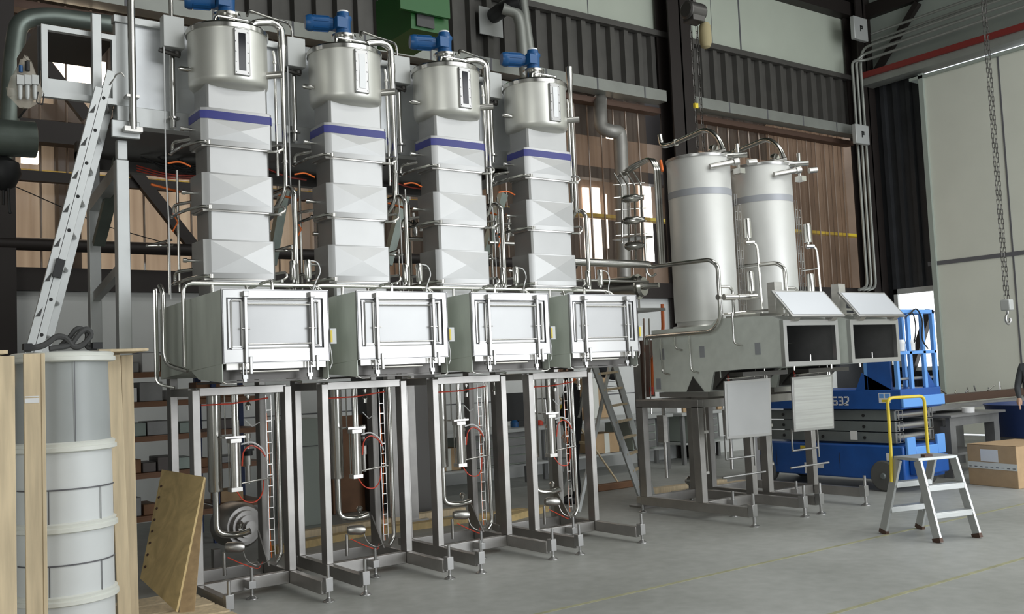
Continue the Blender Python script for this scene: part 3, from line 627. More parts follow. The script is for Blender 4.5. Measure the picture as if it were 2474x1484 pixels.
    B(MB().lathe([(2.05, R+.02), (2.075, R+.02)], c, seg=48).box(8.02, 7.20, 2.07, 8.10, 7.24, 2.12), 'base_ring', 'steel')
    # gooseneck and cross fittings on top, horizontal cylinders
    B(MB().tube([(8.45, 8.42, 4.46), (8.45, 8.40, 4.31), (8.45, 8.22, 4.30), (8.44, 7.65, 4.36), (8.44, 7.48, 4.22), (8.44, 7.40, 3.98)], .030, 12, bend=.11).lathe([(0, .043), (.025, .043)], (8.45, 8.15, 4.308), (0, 1, 0), 14), 'gooseneck_pipe', 'pipe')
    B(MB().lathe([(0, .035), (.30, .038), (.30, .05), (.34, .05), (.42, .034), (.58, .030)], (8.04, 7.50, 3.95), (.70, -.71, -.02), 16).lathe([(0, .055), (.03, .06), (.06, .055)], (8.40, 7.50, 4.08), (0, 1, .1), 16)
      .tube([(8.42, 7.2, 3.94), (8.42, 7.2, 4.08)], .022).box(8.38, 7.14, 3.74, 8.46, 7.24, 3.80).tube([(8.42, 7.2, 3.92), (8.42, 7.2, 3.78)], .02), 'inlet_valve', 'pipe')
    B(MB().lathe([(0, .034), (.22, .034), (.22, .040), (.26, .040)], (8.30, 7.60, 4.02), (.6, -.8, .08), 16).lathe([(0, .03), (.28, .032), (.28, .044), (.34, .044)], (7.98, 7.22, 3.79), (.80, -.35, .16), 16).lathe([(0, .034), (.10, .034)], (8.44, 7.08, 3.85), (.9, -.4, .1), 14), 'actuator', 'steel')
    # piping loop down the side
    B(MB().tube([(7.62, 7.85, 2.75), (7.62, 7.42, 2.74), (7.64, 6.98, 2.73), (7.66, 6.90, 2.66), (7.66, 6.90, 2.10), (7.66, 7.02, 1.985), (7.66, 8.02, 1.98), (7.69, 8.05, 1.90)], .024, 12, bend=.09), 'loop_pipe', 'pipe')
    B(MB().tube([(7.68, 6.90, 2.44), (7.80, 6.88, 2.44), (7.84, 6.88, 2.40), (7.84, 6.88, 2.13)], .016, 10, bend=.04).lathe([(0, .034), (.14, .034), (.14, .026), (.18, .026), (.18, .032), (.32, .032)], (7.70, 6.88, 2.33), (.95, -.2, 0), 14).lathe([(0, .03), (.04, .03)], (7.63, 6.90, 2.33), (1, 0, 0), 12), 'feed_valve', 'pipe')
    for (y, za, zb) in ((7.83, 1.97, 1.57), (7.40, 1.97, 1.58), (7.62, 1.97, 1.83), (6.78, 2.16, 1.84)):
        B(MB().tube([(7.70, y, za), (7.70, y, zb), (7.715, y-.10, zb-.02)], .010, 8, bend=.05), 'drain_tube', 'pipe')
    for (y, z) in ((7.85, 1.78), (7.25, 1.78), (6.5, 1.78), (7.93, 1.45)):
        B(MB().box(X0-.003, y-.035, z-.06, X0, y+.035, z+.06), 'tape_patch', 'greyband')
    # riser pair + valve block left of silo
    mb = MB()
    for k in range(3): mb.tube([(7.84+.05*k, 8.55, 3.92+.01*k), (7.84+.05*k, 8.3, 4.0), (7.82+.035*k, 7.98, 4.03), (7.82+.035*k, 7.90, 3.9), (7.82+.035*k, 7.90, 2.78)], .016, 8, bend=.07)
    B(mb, 'riser_bundle', 'pipe')
    mb = MB()
    for z in (3.62, 3.36, 3.06): mb.lathe([(0, .028), (.03, .048), (.17, .048), (.20, .03), (.25, .03)], (7.78, 8.42, z), (.60, -.8, 0), 14)
    B(mb, 'valve_block', 'pipe')
    mb = MB()
    for k in range(4): mb.tube([(7.74+.055*k, 8.50-.05*k, 3.94), (7.78+.055*k, 8.42-.05*k, 3.78), (7.76+.055*k, 8.44-.05*k, 3.1-.1*k)], .013, 8)
    for k in range(5): mb.tube([(7.72, 8.5, 3.2+.15*k), (7.98, 8.24, 3.2+.15*k)], .007, 6)
    B(mb, 'valve_pipework', 'pipe')
    B(MB().box(7.66, 8.15, 3.14, 7.98, 8.5, 3.155), 'valve_shelf', 'steel')
    B(MB().tube([(7.80, 8.1, 3.14), (7.78, 8.08, 2.72), (7.82, 8.05, 2.66), (7.85, 8.0, 2.70)], .014, 8), 'valve_drain', 'pipe')
    B(MB().tube([(7.72, 7.70, 3.93), (7.70, 7.66, 3.80)], .016, 8), 'orange_grip', 'orange', label='orange plastic grip at the rim')
    # right of silo: cable ladders, two valves, loop tube
    mb = MB()
    for x_ in (8.50, 8.56):
        for q in (0, .035): mb.box(x_+q-.003, 7.35, 2.15, x_+q+.003, 7.356, 3.55 if x_ < 8.52 else 3.42)
        for k in range(15): mb.box(x_, 7.35, 2.2+k*.088, x_+.035, 7.354, 2.206+k*.088)
    B(mb, 'cable_ladder', 'bright')
    B(MB().tube([(8.60, 7.30, 3.0), (8.66, 7.25, 3.0), (8.68, 7.22, 2.94), (8.68, 7.20, 2.16)], .013, 8, bend=.05).tube([(8.50, 7.32, 2.70), (8.67, 7.22, 2.72)], .008, 6).tube([(8.50, 7.32, 2.35), (8.67, 7.22, 2.36)], .008, 6), 'loop_tube', 'pipe')
    for z in (3.02, 2.42):
        B(MB().lathe([(0, .024), (.03, .034), (.05, .02), (.08, .02), (.08, .046), (.28, .046), (.30, .04)], (8.60, 7.28, z-.06), seg=14).lathe([(0, .024), (.10, .024)], (8.56, 7.28, z-.03), (.9, -.4, 0), 12), 'diaphragm_valve', 'pipe')
    # hanging front panel on two hooks, rails below
    y = 6.86
    B(MB().prism([(7.60, y, .875), (8.30, y, .865), (8.36, y+.02, 1.475), (7.64, y+.02, 1.465)], (0, .02, 0)), 'hanging_panel_rim', 'bright', bevel=.004)
    B(MB().prism([(7.628, y-.003, .905), (8.272, y-.003, .895), (8.328, y+.017, 1.445), (7.668, y+.017, 1.435)], (0, .004, 0)), 'hanging_panel', 'door')
    B(MB().tube([(7.64, y-.01, 1.49), (8.26, y-.01, 1.51), (8.26, y-.01, 1.47)], .008, 8).tube([(8.24, y, 1.47), (8.24, y, 1.60)], .008).tube([(8.10, y, 1.58), (8.10, y+.02, 1.49)], .006), 'panel_hook', 'pipe')
    B(MB().cyl((7.55, 6.9, .49), (8.16, 6.86, .50), .011).cyl((7.70, 6.98, .66), (8.1, 6.95, .665), .011).box(7.70, 6.975, .67, 7.715, 6.99, .9).box(8.12, 6.955, .56, 8.135, 6.97, .9), 'lower_push_bar', 'bright')
    for a in (7.78, 8.2): B(MB().lathe([(0, .012), (.09, .012)], (a, 6.95, 1.55), (0, 0, -1), 8), 'red_clip', 'red')
    cy = B(MB().lathe([(.48, .04), (.90, .04)], (7.90, 7.50, 0), seg=16).box(7.85, 7.45, .46, 7.95, 7.55, .49).box(7.84, 7.44, .90, 7.96, 7.56, .93), 'dosing_cylinder', 'steel')
    B(MB().cyl((7.86, 7.46, .49), (7.86, 7.46, 1.18), .006, seg=6).cyl((7.94, 7.46, .49), (7.94, 7.46, 1.18), .006, seg=6).cyl((7.90, 7.5, .93), (7.90, 7.5, 1.18), .015, seg=8), 'tie_rod', 'pipe', cy)
    B(MB().cyl((8.05, 7.7, .30), (8.05, 7.7, 1.18), .014, seg=8).cyl((8.10, 7.72, .30), (8.10, 7.72, 1.18), .008, seg=8).box(8.0, 7.66, .62, 8.12, 7.72, .76).cyl((7.8, 7.95, .4), (7.8, 7.95, 1.18), .02, seg=8).box(7.74, 7.9, .8, 7.80, 8.0, 1.1), 'valve_group', 'steel')
    return t
s0 = silo_machine()
s0['label'] = 'silo machine beside the row of towers, its lifted lid showing grey sheet'
s1 = copy_tree(s0, (8.16+1.07, 7.2, 0), 'silo machine beside the blue scissor lift, with a brushed hanging panel')
for c in kids(s1):
    if c.name.split('.')[0] == 'hanging_panel':
        c.data = c.data.copy(); c.data.materials[0] = M['brush_panel']; c['label'] = 'brushed mirror-like sheet'
    if c.name.split('.')[0] in ('red_knob',): bpy.data.objects.remove(c)
    elif c.name.split('.')[0] == 'drain_tube': bpy.data.objects.remove(c)
OFF = V((8.16+1.07, 7.2, 0)); PB[s1.name] = OFF.copy()
MB().box(8.797, 6.38, 1.74, 8.80, 6.45, 1.88).build('white_label', 'white', s1)

# pipe run from the fourth tower to the silos
t = thing('pipe_run', (6.9, 7.9, 2.7), 'thick horizontal stainless pipe joining the tower row to the first silo', 'pipe')
MB().tube([(6.35, 7.88, 2.78), (7.62, 7.88, 2.78)], .042, 14).build('main_pipe', 'pipe', t)
MB().tube([(6.35, 7.98, 2.60), (7.7, 7.98, 2.60)], .016, 10).lathe([(0, .05), (.03, .05)], (6.46, 7.85, 2.80), (-.5, -.8, 0), 14).build('side_pipe', 'pipe', t)
t = thing('strainer', (at(1553, 692, Y=8.3).x, 8.5, 0), 'round stainless strainer on a small white shelf below the thick horizontal pipe', 'strainer')
q = at(1553, 692, Y=8.3)
MB().lathe([(-.02, .04), (-.02, .11), (.02, .125), (.05, .10), (.05, .15), (.09, .15), (.09, .13), (.45, .13), (.47, .05)], q, (-.35, .93, 0), 28).lathe([(0, .05), (.10, .03), (.20, .03)], q, (.4, -.9, 0), 14).build('strainer_body', 'pipe', t)
sx, sz = q.x, q.z-.26
MB().box(sx-.2, 8.2, sz-.03, sx+.25, 8.75, sz).build('shelf', 'whitebox', t)
MB().cyl((sx-.04, 8.4, sz), (sx-.04, 8.4, sz+.15), .012).cyl((sx+.02, 8.4, sz), (sx+.02, 8.4, sz+.15), .012).build('bracket_leg', 'pipe', t)
MB().box(sx+.12, 8.6, .02, sx+.18, 8.66, sz-.03).box(sx+.03, 8.5, 0, sx+.27, 8.76, .02).build('support_post', 'post', t)

# ================================================================== PLATFORM behind the towers
t = thing('service_platform', (4.2, 8.7, 0), 'long raised platform with galvanised fascia running behind the filling towers', 'platform')
PY = 8.12
MB().box(2.10, PY, 3.93, 6.35, PY+.02, 4.62).build('fascia_sheet', 'galv', t)
MB().box(2.03, PY-.05, 3.77, 6.45, PY+.08, 3.93).box(2.02, PY-.04, 4.62, 6.4, PY+.05, 4.68).build('edge_beam', 'alu', t, bevel=.004)
MB().box(2.035, PY-.02, 3.932, 2.14, PY+.06, 4.618).build('end_plate', 'alu', t)
MB().box(2.03, PY+.08, 3.80, 6.45, 9.6, 3.86).box(2.03, 9.5, 3.7, 6.45, 9.6, 3.95).build('deck', 'darksteel', t)
for x_ in (3.3, 4.6, 5.9): MB().box(x_, PY+.1, 3.72, x_+.08, 9.5, 3.80).build('deck_joist', 'darksteel', t)
MB().box(2.03, PY, 0, 2.13, PY+.10, 3.50).build('front_leg', 'alu', t, bevel=.006)
MB().box(2.04, PY-.0, 3.50, 2.12, PY+.07, 3.66).box(1.98, PY-.085, 3.66, 2.20, PY-.055, 3.80).build('leg_bracket', 'alu', t, bevel=.006)
a = at(232, 700, Y=9.4)
MB().box(a.x-.05, 9.4, 0, a.x+.05, 9.5, 3.75).build('rear_leg', 'alu', t, bevel=.006)
MB().bar((2.08, PY+.1, 3.42), (a.x, 9.4, 3.35), .09, .12).bar((2.08, PY+.12, 2.62), (a.x, 9.4, 2.50), .06, .08).build('cross_brace', 'alu', t)
MB().bar(at(290, 385, Y=8.6), at(238, 590, Y=9.3), .10, .06).build('diagonal_brace', 'duct', t)
for x0_, x1_ in ((4.4, 6.45),):
    MB().box(x1_-.1, PY, 0, x1_, PY+.10, 3.77).build('end_leg', 'alu', t, bevel=.006)

# handrail posts with electric boxes
for k in range(4):
    hx = 2.46+k*PITCH
    t = thing('handrail_post', (hx, 8.02, 3.77), ['handrail post with grey box left of the first drum', 'handrail post with grey box between first and second drums', 'handrail post with grey box between second and third drums', 'handrail post with grey box between third and fourth drums'][k], 'handrail post', 'handrail posts with junction boxes')
    MB().tube([(hx, 8.02, 3.78), (hx, 8.02, 4.42)], .024, 12).lathe([(0, .05), (.015, .05)], (hx, 8.02, 3.85)).build('lower_post', 'pipe', t)
    u1, u2, u3, u4 = at(722, 62, Y=8.02), at(650, 42, Y=7.92), at(599, 24, Y=7.84), at(597, 38, Y=7.80)
    dd = V(((k-1)*PITCH, 0, 0))
    MB().tube([(hx, 8.02, 4.68), (hx, 8.02, u1.z), u2+dd, u3+dd, u4+dd] if k else [(hx, 8.02, 4.68), (hx, 8.02, 5.1), (hx-.14, 7.98, 5.2)], .012 if k else .018, 12, bend=.07).build('upper_tube', 'pipe', t)
    b_ = MB().box(hx-.10, 7.90, 4.42, hx+.07, 8.0, 4.68).build('junction_box', 'whitebox', t, bevel=.004)
    MB().tube([(hx-.12, 7.96, 4.40), (hx+.05, 7.98, 4.38)], .02, 8).lathe([(0, .03), (.03, .03)], (hx+.03, 7.98, 4.38)).build('gland', 'darksteel', t)
hp = at(320, 300, Y=8.0)
t = thing('handrail_post', (hp.x, 8.0, 3.77), 'tall shiny upright post standing at the platform corner beside the ladder top', 'handrail post')
MB().tube([(hp.x, 7.98, 3.72), (hp.x, 7.98, 5.3)], .030, 14).build('post_tube', 'pipe', t)
MB().box(hp.x-.07, 7.96, 3.70, hp.x+.07, 8.02, 3.74).box(hp.x-.05, 7.96, 3.98, hp.x+.05, 8.06, 4.0).build('clamp', 'steel', t)
MB().tube([(hp.x+.02, 7.98, 4.42), (hp.x+.35, 7.98, 4.39)], .016, 8).build('yellow_strut', 'yellow', t) if False else None

# aluminium guard frame at the end of the platform (open frame with dark hood)
t = thing('extraction_hood', (1.8, 8.2, 3.9), 'open aluminium framed hood hanging at the left end of the platform', 'hood')
gx0, gx1 = 1.48, 2.03
MB().frame(gx0, 3.93, gx1, 4.5, PY-.05, PY-.001, .045, .03, .05, .04).build('front_frame', 'alu', t); MB().box(gx0+.01, PY, 3.99, gx1, PY+.03, 4.09).build('lower_rail', 'alu', t)
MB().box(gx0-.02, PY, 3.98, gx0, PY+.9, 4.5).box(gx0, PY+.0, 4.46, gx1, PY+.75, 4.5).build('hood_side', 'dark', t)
t = thing('upright_profile', (1.85, 8.0, 0), 'pale aluminium upright in front of the extraction hood, above the ladder', 'profile')
MB().box(1.83, 7.98, 3.80, 1.90, 8.03, 4.62).build('profile', 'alu', t, bevel=.004) 
# ================================================================== LADDER leaning on the platform
t = thing('ladder', (1.25, 7.9, 0), 'two section aluminium ladder leaning against the platform end behind the wooden crate', 'ladder')
pt, pb = at(268, 172, Y=7.86), at(92, 845, Y=7.86)
dirv = (pt-pb).normalized(); foot = pb-dirv*(pb.z/dirv.z)
n_ = V((-dirv.z, 0, dirv.x))   # across the stile, in its plane
lat = V((.30, .95, 0)).normalized()
for s_, lo_, w_ in ((0, 0, .05), (1, .0, .05)):
    off_ = n_*(.0 if s_ == 0 else .052)
    top = pt if s_ == 0 else pt-dirv*.16
    for side_ in (0, 1):
        o_ = lat*(.40*side_)
        MB().bar(foot+off_+o_, top+off_+o_, .028, .062, n_).build('stile', 'alu', t, bevel=.003)
    L = (top-foot).length; mb = MB(); k = .25
    while k < L-.05:
        p = foot+off_+dirv*k; mb.cyl(p, p+lat*.40, .016, seg=10); k += .27
    mb.build('rung', 'alu', t)
mb = MB(); L = (pt-foot).length; k = .25
while k < L-.05:
    p = foot+dirv*k-lat*.016; mb.lathe([(0, .014), (.004, .012)], p, -lat, 10); k += .27
mb.build('rung_plug', 'black', t)
mb = MB(); k = .38
while k < L-.25:
    p = foot+n_*.052+dirv*k-lat*.0165; mb.prism([p-n_*.012, p+n_*.02-dirv*.01, p-n_*.012+dirv*.07], -lat*.002); k += .27
mb.build('rung_flare', 'strap', t)
p = foot+dirv*((pb-foot).length+.55)+n_*.0
MB().bar(p-lat*.03, p+dirv*.14-lat*.03, .03, .06, n_).build('stop_bracket', 'black', t)
MB().tube([pt-dirv*.12-lat*.02+V((.02, 0, 0)), pt+V((.04, 0, -.02)), pt+V((.08, 0, .0)), pt+V((.10, 0, -.03))], .006, 6).build('hook_rod', 'steel', t)

# ================================================================== WOODEN CRATE with wrapped silo
cx_, cy_ = 1.20, 6.05
t = thing('wrapped_silo', (cx_, cy_, .16), 'white wrapped cylindrical silo with ribs packed inside the wooden crate', 'silo')
R = .26; c0 = (cx_, cy_, 0)
zr = [at(155, y_, Y=5.79).z for y_ in (1455, 1278, 1082)]
MB().lathe([(.16, R), (1.15, R-.004), (zr[2], R-.008)], c0, seg=48).build('silo_shell', 'wrap', t)
MB().lathe([(zr[2], R-.010), (1.85, R-.020)], c0, seg=48).build('upper_shell', 'wrapgrey', t, label='greyer translucent upper shell')
for z_ in (*zr, 1.845):
    MB().lathe([(z_-.03, R+.0), (z_-.022, R+.022), (z_-.002, R+.022), (z_+.004, R+.010), (z_+.02, R+.014), (z_+.028, R)], c0, seg=48).build('rib_ring', 'rim', t)
mb = MB()
def arcbox(mb, a0, a1, z0, z1, r):
    n = max(2, int(abs(a1-a0)/4)); P = []
    for i in range(n+1):
        a = math.radians(a0+(a1-a0)*i/n); P.append((cx_+r*math.cos(a), cy_+r*math.sin(a)))
    for i in range(n): mb._add([(*P[i], z0), (*P[i+1], z0), (*P[i+1], z1), (*P[i], z1)], [(0, 1, 2, 3)])
for z_, zb_ in ((at(155, 1186, Y=5.79).z, zr[1]), (at(155, 1370, Y=5.79).z, zr[0])):
    arcbox(mb, 195, 345, z_, z_+.008, R+.003); arcbox(mb, 241, 242.3, zb_, z_, R+.003); arcbox(mb, 303, 304.3, zb_, z_, R+.003)
arcbox(mb, 272, 273, zr[2], 1.84, R-.006)
mb.build('seam_lines', 'seam', t)
t = thing('wooden_crate', (cx_, cy_, 0), 'pale pine crate of uprights standing around the white wrapped silo', 'crate')
def board(a, b, w, h, nm='upright', m='wood', upv=(0, 1, 0)): MB().bar(a, b, w, h, upv).build(nm, m, t, bevel=.003)
ztop = 1.86
p = at(100, 870, Y=5.70)
board((p.x, 5.70, 0), (p.x, 5.70, ztop), .02, .09)
board((p.x-.05, 5.67, 0), (p.x-.05, 5.67, ztop), .085, .02)
q_ = at(30, 870, Y=6.2); board((q_.x+.03, 6.2, 0), (q_.x+.03, 6.2, ztop), .035, .09)
q_ = at(50, 870, Y=6.5); board((q_.x+.02, 6.5, 0), (q_.x+.02, 6.5, ztop), .05, .03)
q_ = at(274, 860, Y=6.15); q1_ = at(298, 1400, Y=6.15); board((q1_.x+.01, 6.15, 0), (q_.x, 6.15, ztop), .075, .02)
q_ = at(305, 855, Y=6.30); board((q_.x+.01, 6.30, 0), (q_.x, 6.30, ztop), .07, .035)
q_ = at(285, 860, Y=6.38); board((q_.x+.03, 6.38, 0), (q_.x, 6.38, ztop), .03, .06)
MB().box(.62, 6.60, 1.70, 1.6, 6.62, 1.8).box(.74, 5.66, 1.862, .86, 6.55, 1.88).box(1.40, 6.05, 1.875, 1.68, 6.42, 1.89).build('top_slat', 'wood', t)
MB().box(.6, 5.6, .08, 1.85, 5.72, .12).box(.6, 6.0, .08, 1.85, 6.2, .12).box(.6, 6.5, .08, 1.85, 6.7, .12).box(.6, 5.6, 0, .7, 6.7, .08).box(1.72, 5.6, 0, 1.82, 6.7, .08).build('pallet_board', 'wood', t)
MB().box(p.x-.09, 5.657, 1.60, p.x-.02, 5.659, 1.625).box(p.x-.09, 5.657, 1.63, p.x-.02, 5.659, 1.636).build('printed_mark', 'white', t)
# second crate, cut by the picture edge
t = thing('wooden_crate', (.45, 5.4, 0), 'pale pine upright boards of the crate cut off by the left picture edge', 'crate')
q_ = at(10, 880, Y=5.4); board((q_.x, 5.4, 0), (q_.x, 5.4, 1.84), .09, .03)
MB().box(.1, 5.35, 1.84, .62, 5.45, 1.86).build('top_slat', 'wood', t); MB().box(.1, 5.3, 0, .62, 5.5, .1).build('crate_base', 'wood', t)
# pallet boards on the floor
t = thing('pallet', (1.95, 6.9, 0), 'low pine pallet on the floor beneath the leaning plywood', 'pallet')
for k in range(4): MB().box(1.80, 6.35+k*.30, .10, 2.35, 6.60+k*.30, .125).build('deck_board', 'wood', t)
MB().box(1.80, 6.35, 0, 1.88, 7.5, .10).box(2.2, 6.35, 0, 2.28, 7.5, .10).build('stringer', 'wood', t)
# plywood sheets
def ply(name, p, lab, m):
    tt = thing(name, (2.2, 7.2, .125), lab, 'plywood')
    a, b, c_, d_ = p; nn = (b-a).cross(d_-a).normalized()*.018
    MB().prism([a, b, c_, d_], nn).build('panel', m, tt)
    return tt
A, Bv, D = at(343, 1400, Y=7.05), at(430, 1480, Y=6.62), at(395, 1137, Y=7.40)
def on_plane(px, py, a, b, c):
    n = (b-a).cross(c-a); e = V((0, 0, EYE)); d = at(px, py, Y=1.0)-e; return e+d*(n.dot(a-e)/n.dot(d))
C_ = on_plane(497, 1155, A, Bv, D)
tp = ply('plywood_sheet', (A, Bv, C_, D), 'plywood sheet with a row of knots leaning in front of the machine frame', 'ply')
mb = MB()
for k in range(8):
    f_ = .12+k*.105; q = A+(D-A)*f_+(Bv-A).normalized()*.035; nn = (Bv-A).cross(D-A).normalized()
    if nn.y > 0: nn = -nn
    mb.lathe([(-.02, .010), (.022, .010)], q, nn, 8)
mb.build('nail_knot', 'brown', tp)
A2, B2, D2 = at(434, 1484, Y=6.85), at(470, 1484, Y=6.80), at(475, 1165, Y=7.40); C2 = on_plane(497, 1160, A2, B2, D2)
ply('plywood_sheet', (A2, B2, C2, D2), 'narrow brown board leaning behind the knotted plywood sheet', 'plyedge')
# webbing strap on crate top
t = thing('lifting_strap', (1.35, 5.9, 1.87), 'tangled grey webbing strap lying on top of the wooden crate', 'strap')
z_ = 1.895
mb = MB().tube([(0.86, 5.85, z_), (1.02, 5.84, z_+.02), (1.12, 5.86, z_+.09), (1.20, 5.85, z_+.08), (1.26, 5.84, z_+.0), (1.34, 5.84, z_+.02), (1.42, 5.84, z_+.10), (1.37, 5.84, z_+.145), (1.30, 5.84, z_+.10), (1.24, 5.85, z_+.02), (1.06, 5.85, z_)], .022, 8, bend=.06)
mb.tube([(1.14, 5.90, z_), (1.24, 5.88, z_+.08), (1.29, 5.86, z_+.15), (1.39, 5.86, z_+.12), (1.36, 5.86, z_), (1.46, 5.86, z_)], .020, 8, bend=.06)
for v in mb.v: v.x = .97+(v.x-.86)*.62; v.z = 1.875+(v.z-1.875)*.78; v.y = 5.85+(v.y-5.85)*.8
mb.build('webbing', 'strap', t)
MB().box(.96, 5.80, z_-.01, 1.0, 5.86, z_+.025).box(1.31, 5.80, z_-.01, 1.36, 5.86, z_+.025).build('ratchet_end', 'black', t)

# ================================================================== wall ducts, FRL, cables, left side
t = thing('wall_duct', (1.3, 10.5, 0), 'thick green grey duct rising at the left edge and bending along the hood', 'duct')
ya = 10.3
MB().tube([at(22, 300, Y=ya), at(32, 140, Y=ya), at(45, 50, Y=ya), at(110, 38, Y=ya), at(280, 60, Y=ya)], .09, 18, bend=.30).build('duct_bend', 'duct', t)
a, b = at(-60, 330, Y=9.9), at(84, 338, Y=9.9)
MB().lathe([(0, .17), ((b-a).length, .17), ((b-a).length+.01, .14)], a, b-a, 28).build('duct_elbow', 'duct', t)
MB().tube([at(18, 370, Y=ya), at(18, 430, Y=ya)], .05, 14).build('lower_stub', 'duct', t)
t = thing('black_bag', at(15, 440, Y=9.9), 'dark bundle with hanging straps below the thick wall duct at left edge', 'bundle')
q = at(10, 420, Y=9.9)
MB().lathe([(-.16, .02), (-.12, .09), (0, .15), (.10, .13), (.16, .03)], q, (0, 0, 1), 12).build('bundle', 'black', t)
MB().tube([at(8, 460, Y=9.85), at(8, 495, Y=9.85)], .012, 6).tube([at(20, 455, Y=9.85), at(23, 515, Y=9.85), at(28, 512, Y=9.85)], .012, 6).build('loose_strap', 'black', t)
t = thing('air_service_unit', at(62, 230, Y=7.9), 'small grey air filter unit hanging in a clear plastic bag beside the hood', 'filter unit')
yb = 7.9
mb = MB()
for px in (48, 66, 84):
    q = at(px, 190, Y=yb); mb.box(q.x-.024, yb-.03, q.z-.05, q.x+.024, yb+.02, q.z+.02); mb.lathe([(0, .018), (.09, .016), (.11, .008)], (q.x, yb, q.z-.05), (0, 0, -1), 12)
mb.build('filter_bowls', 'whitebox', t)
q = at(50, 168, Y=yb); MB().lathe([(0, .014), (.05, .014)], (q.x, yb, q.z-.02), seg=10).build('blue_knob', 'motor', t)
q = at(66, 165, Y=yb); MB().lathe([(0, .018), (.07, .018)], (q.x, yb, q.z-.02), seg=10).build('black_knob', 'black', t)
q = at(62, 135, Y=yb+.05); q2 = at(60, 270, Y=yb+.05)
mb = MB().lathe([(0, .01), (.04, .03), (.16, .085), (.27, .13), (.33, .11), (.40, .03)], q, q2-q, 14)
rr = random.Random(3)
for v in mb.v: v.y = yb+.05+(v.y-yb-.05)*.3; v.x += rr.uniform(-.012, .012); v.z += rr.uniform(-.012, .012)
mb.build('plastic_bag', 'bag', t)
MB().tube([at(92, 222, Y=yb), at(88, 248, Y=yb), at(103, 254, Y=yb), at(106, 226, Y=yb)], .004, 6).build('cable_loop', 'black', t)
# dark braces of the wall
mb = MB().bar(at(320, 410, Y=12.3), at(470, 600, Y=12.3), .10, .14).bar(at(50, 80, Y=12.3), at(210, 285, Y=12.3), .10, .14).bar(at(700, 480, Y=12.3), at(560, 600, Y=12.3), .08, .1)
mb.build('trim_21', 'beam', kind='structure')
mb = MB().bar(at(690, 440, Y=11), at(655, 640, Y=11), .12, .1).bar(at(985, 440, Y=11), at(935, 640, Y=11), .12, .1).bar(at(1215, 470, Y=11), at(1160, 650, Y=11), .12, .1)
mb.build('trim_22', 'duct', kind='structure')
a = at(100, 438, Y=12.3); struct('trim_23', 'beam', MB().box(-5, 12.3, a.z, 9, 12.4, a.z+.12))
a = at(100, 395, Y=12.3); b = at(100, 292, Y=12.3); struct('trim_24', 'beam', MB().box(-1.0, 12.25, b.z-.26, 3.2, 12.45, b.z))
mb = MB()
for k in range(9):
    a = at(340+k*14, 380+6*(k % 3), Y=9.2); b = at(470+k*5, 400+9*(k % 4), Y=9.2); mid = (a+b)/2-V((0, 0, .05+.02*(k % 3)))
    mb.tube([a, mid, b], .007, 6, bend=.2)
mb.build('hose_bundle', 'black', label='black and thin hoses hung below the platform left of the first tower', cat='hose')
mb = MB()
for k in range(3):
    a = at(330, 400+6*k, Y=9.1); b = at(480, 425+4*k, Y=9.1); mb.tube([a, (a+b)/2-V((0, 0, .04)), b], .006, 6, bend=.2)
mb.build('hose_bundle', 'red', label='red hoses sagging below the platform left of the first tower', cat='hose')
for k in range(3):
    a = at(640+300*k, 405+30*k, Y=9.1); b = at(740+290*k, 435+22*k, Y=9.1)
    MB().tube([a, (a+b)/2-V((0, 0, .03)), b], .009, 6, bend=.1).build('red_hose', 'red', label=f'red hose below the platform between the {ORD[k]} and {ORD[k+1]} towers', cat='hose')
MB().tube([at(30, 448, Y=12.2), at(250, 545, Y=12.2), at(470, 607, Y=12.2)], .006, 6).build('thin_cable', 'black', label='thin black cable slung across the brown sheet at left', cat='cable')
# manifolds behind the towers, beneath the platform
for k in range(4):
    bx_ = 3.05+k*PITCH
    t = thing('valve_manifold', (bx_, 9.0, 3.1), ['valve manifold behind the first and second towers', 'valve manifold behind the second and third towers', 'valve manifold behind the third and fourth towers', 'valve manifold right behind the fourth tower'][k], 'manifold', 'valve manifolds behind the towers')
    mb = MB()
    for j in range(6):
        xx = bx_+.12+j*.07; mb.lathe([(0, .02), (.05, .03), (.14, .03), (.16, .015), (.2, .015), (.2, .022), (.25, .022)], (xx, 9.0, 3.15+.06*(j % 2)), (.1*(j % 3-1), 0, 1), 10)
    mb.build('valves', 'pipe', t)
    MB().tube([(bx_, 9.0, 3.12), (bx_+.62, 9.0, 3.12)], .022, 10).tube([(bx_, 9.05, 3.30), (bx_+.62, 9.05, 3.30)], .016, 10).tube([(bx_+.1, 9.1, 2.5), (bx_+.1, 9.1, 3.5)], .016, 8).build('manifold_pipe', 'pipe', t)
    MB().box(bx_+.05, 9.15, 2.62, bx_+.4, 9.2, 2.66).box(bx_+.05, 9.0, 2.62, bx_+.09, 9.2, 2.64).build('bracket', 'steel', t)

# exhaust duct pair, green hood, drop duct
t = thing('exhaust_pipes', (8.6, 12.3, 6), 'pair of old vertical exhaust pipes with an elbow entering the dark sheet wall', 'exhaust pipe')
ye = 11.8
MB().tube([at(1270, 190, Y=ye), at(1258, 60, Y=ye), at(1250, 30, Y=ye), at(1215, 20, Y=ye+.1)], .09, 16, bend=.2).tube([at(1282, 130, Y=ye), at(1264, 0, Y=ye), at(1262, -40, Y=ye)], .07, 16).build('pipe_pair', 'trunk', t)
a, b = at(1262, 0, Y=ye), at(1190, 40, Y=YW-.1)
MB().tube([at(1255, 5, Y=ye-.05), at(1225, 15, Y=ye+.1), b], .12, 16, bend=.15).build('black_elbow', 'black', t)
q = at(1190, 42, Y=YW-.15); MB().box(q.x-.25, YW-.14, q.z-.3, q.x+.2, YW-.12, q.z+.15).build('wall_plate', 'whitebox', t)
t = thing('green_hood', at(1020, 40, Y=10.5), 'dark green steel box hanging high behind the third drum', 'hood')
a = at(975, 80, Y=10.5); b = at(1060, -20, Y=10.5)
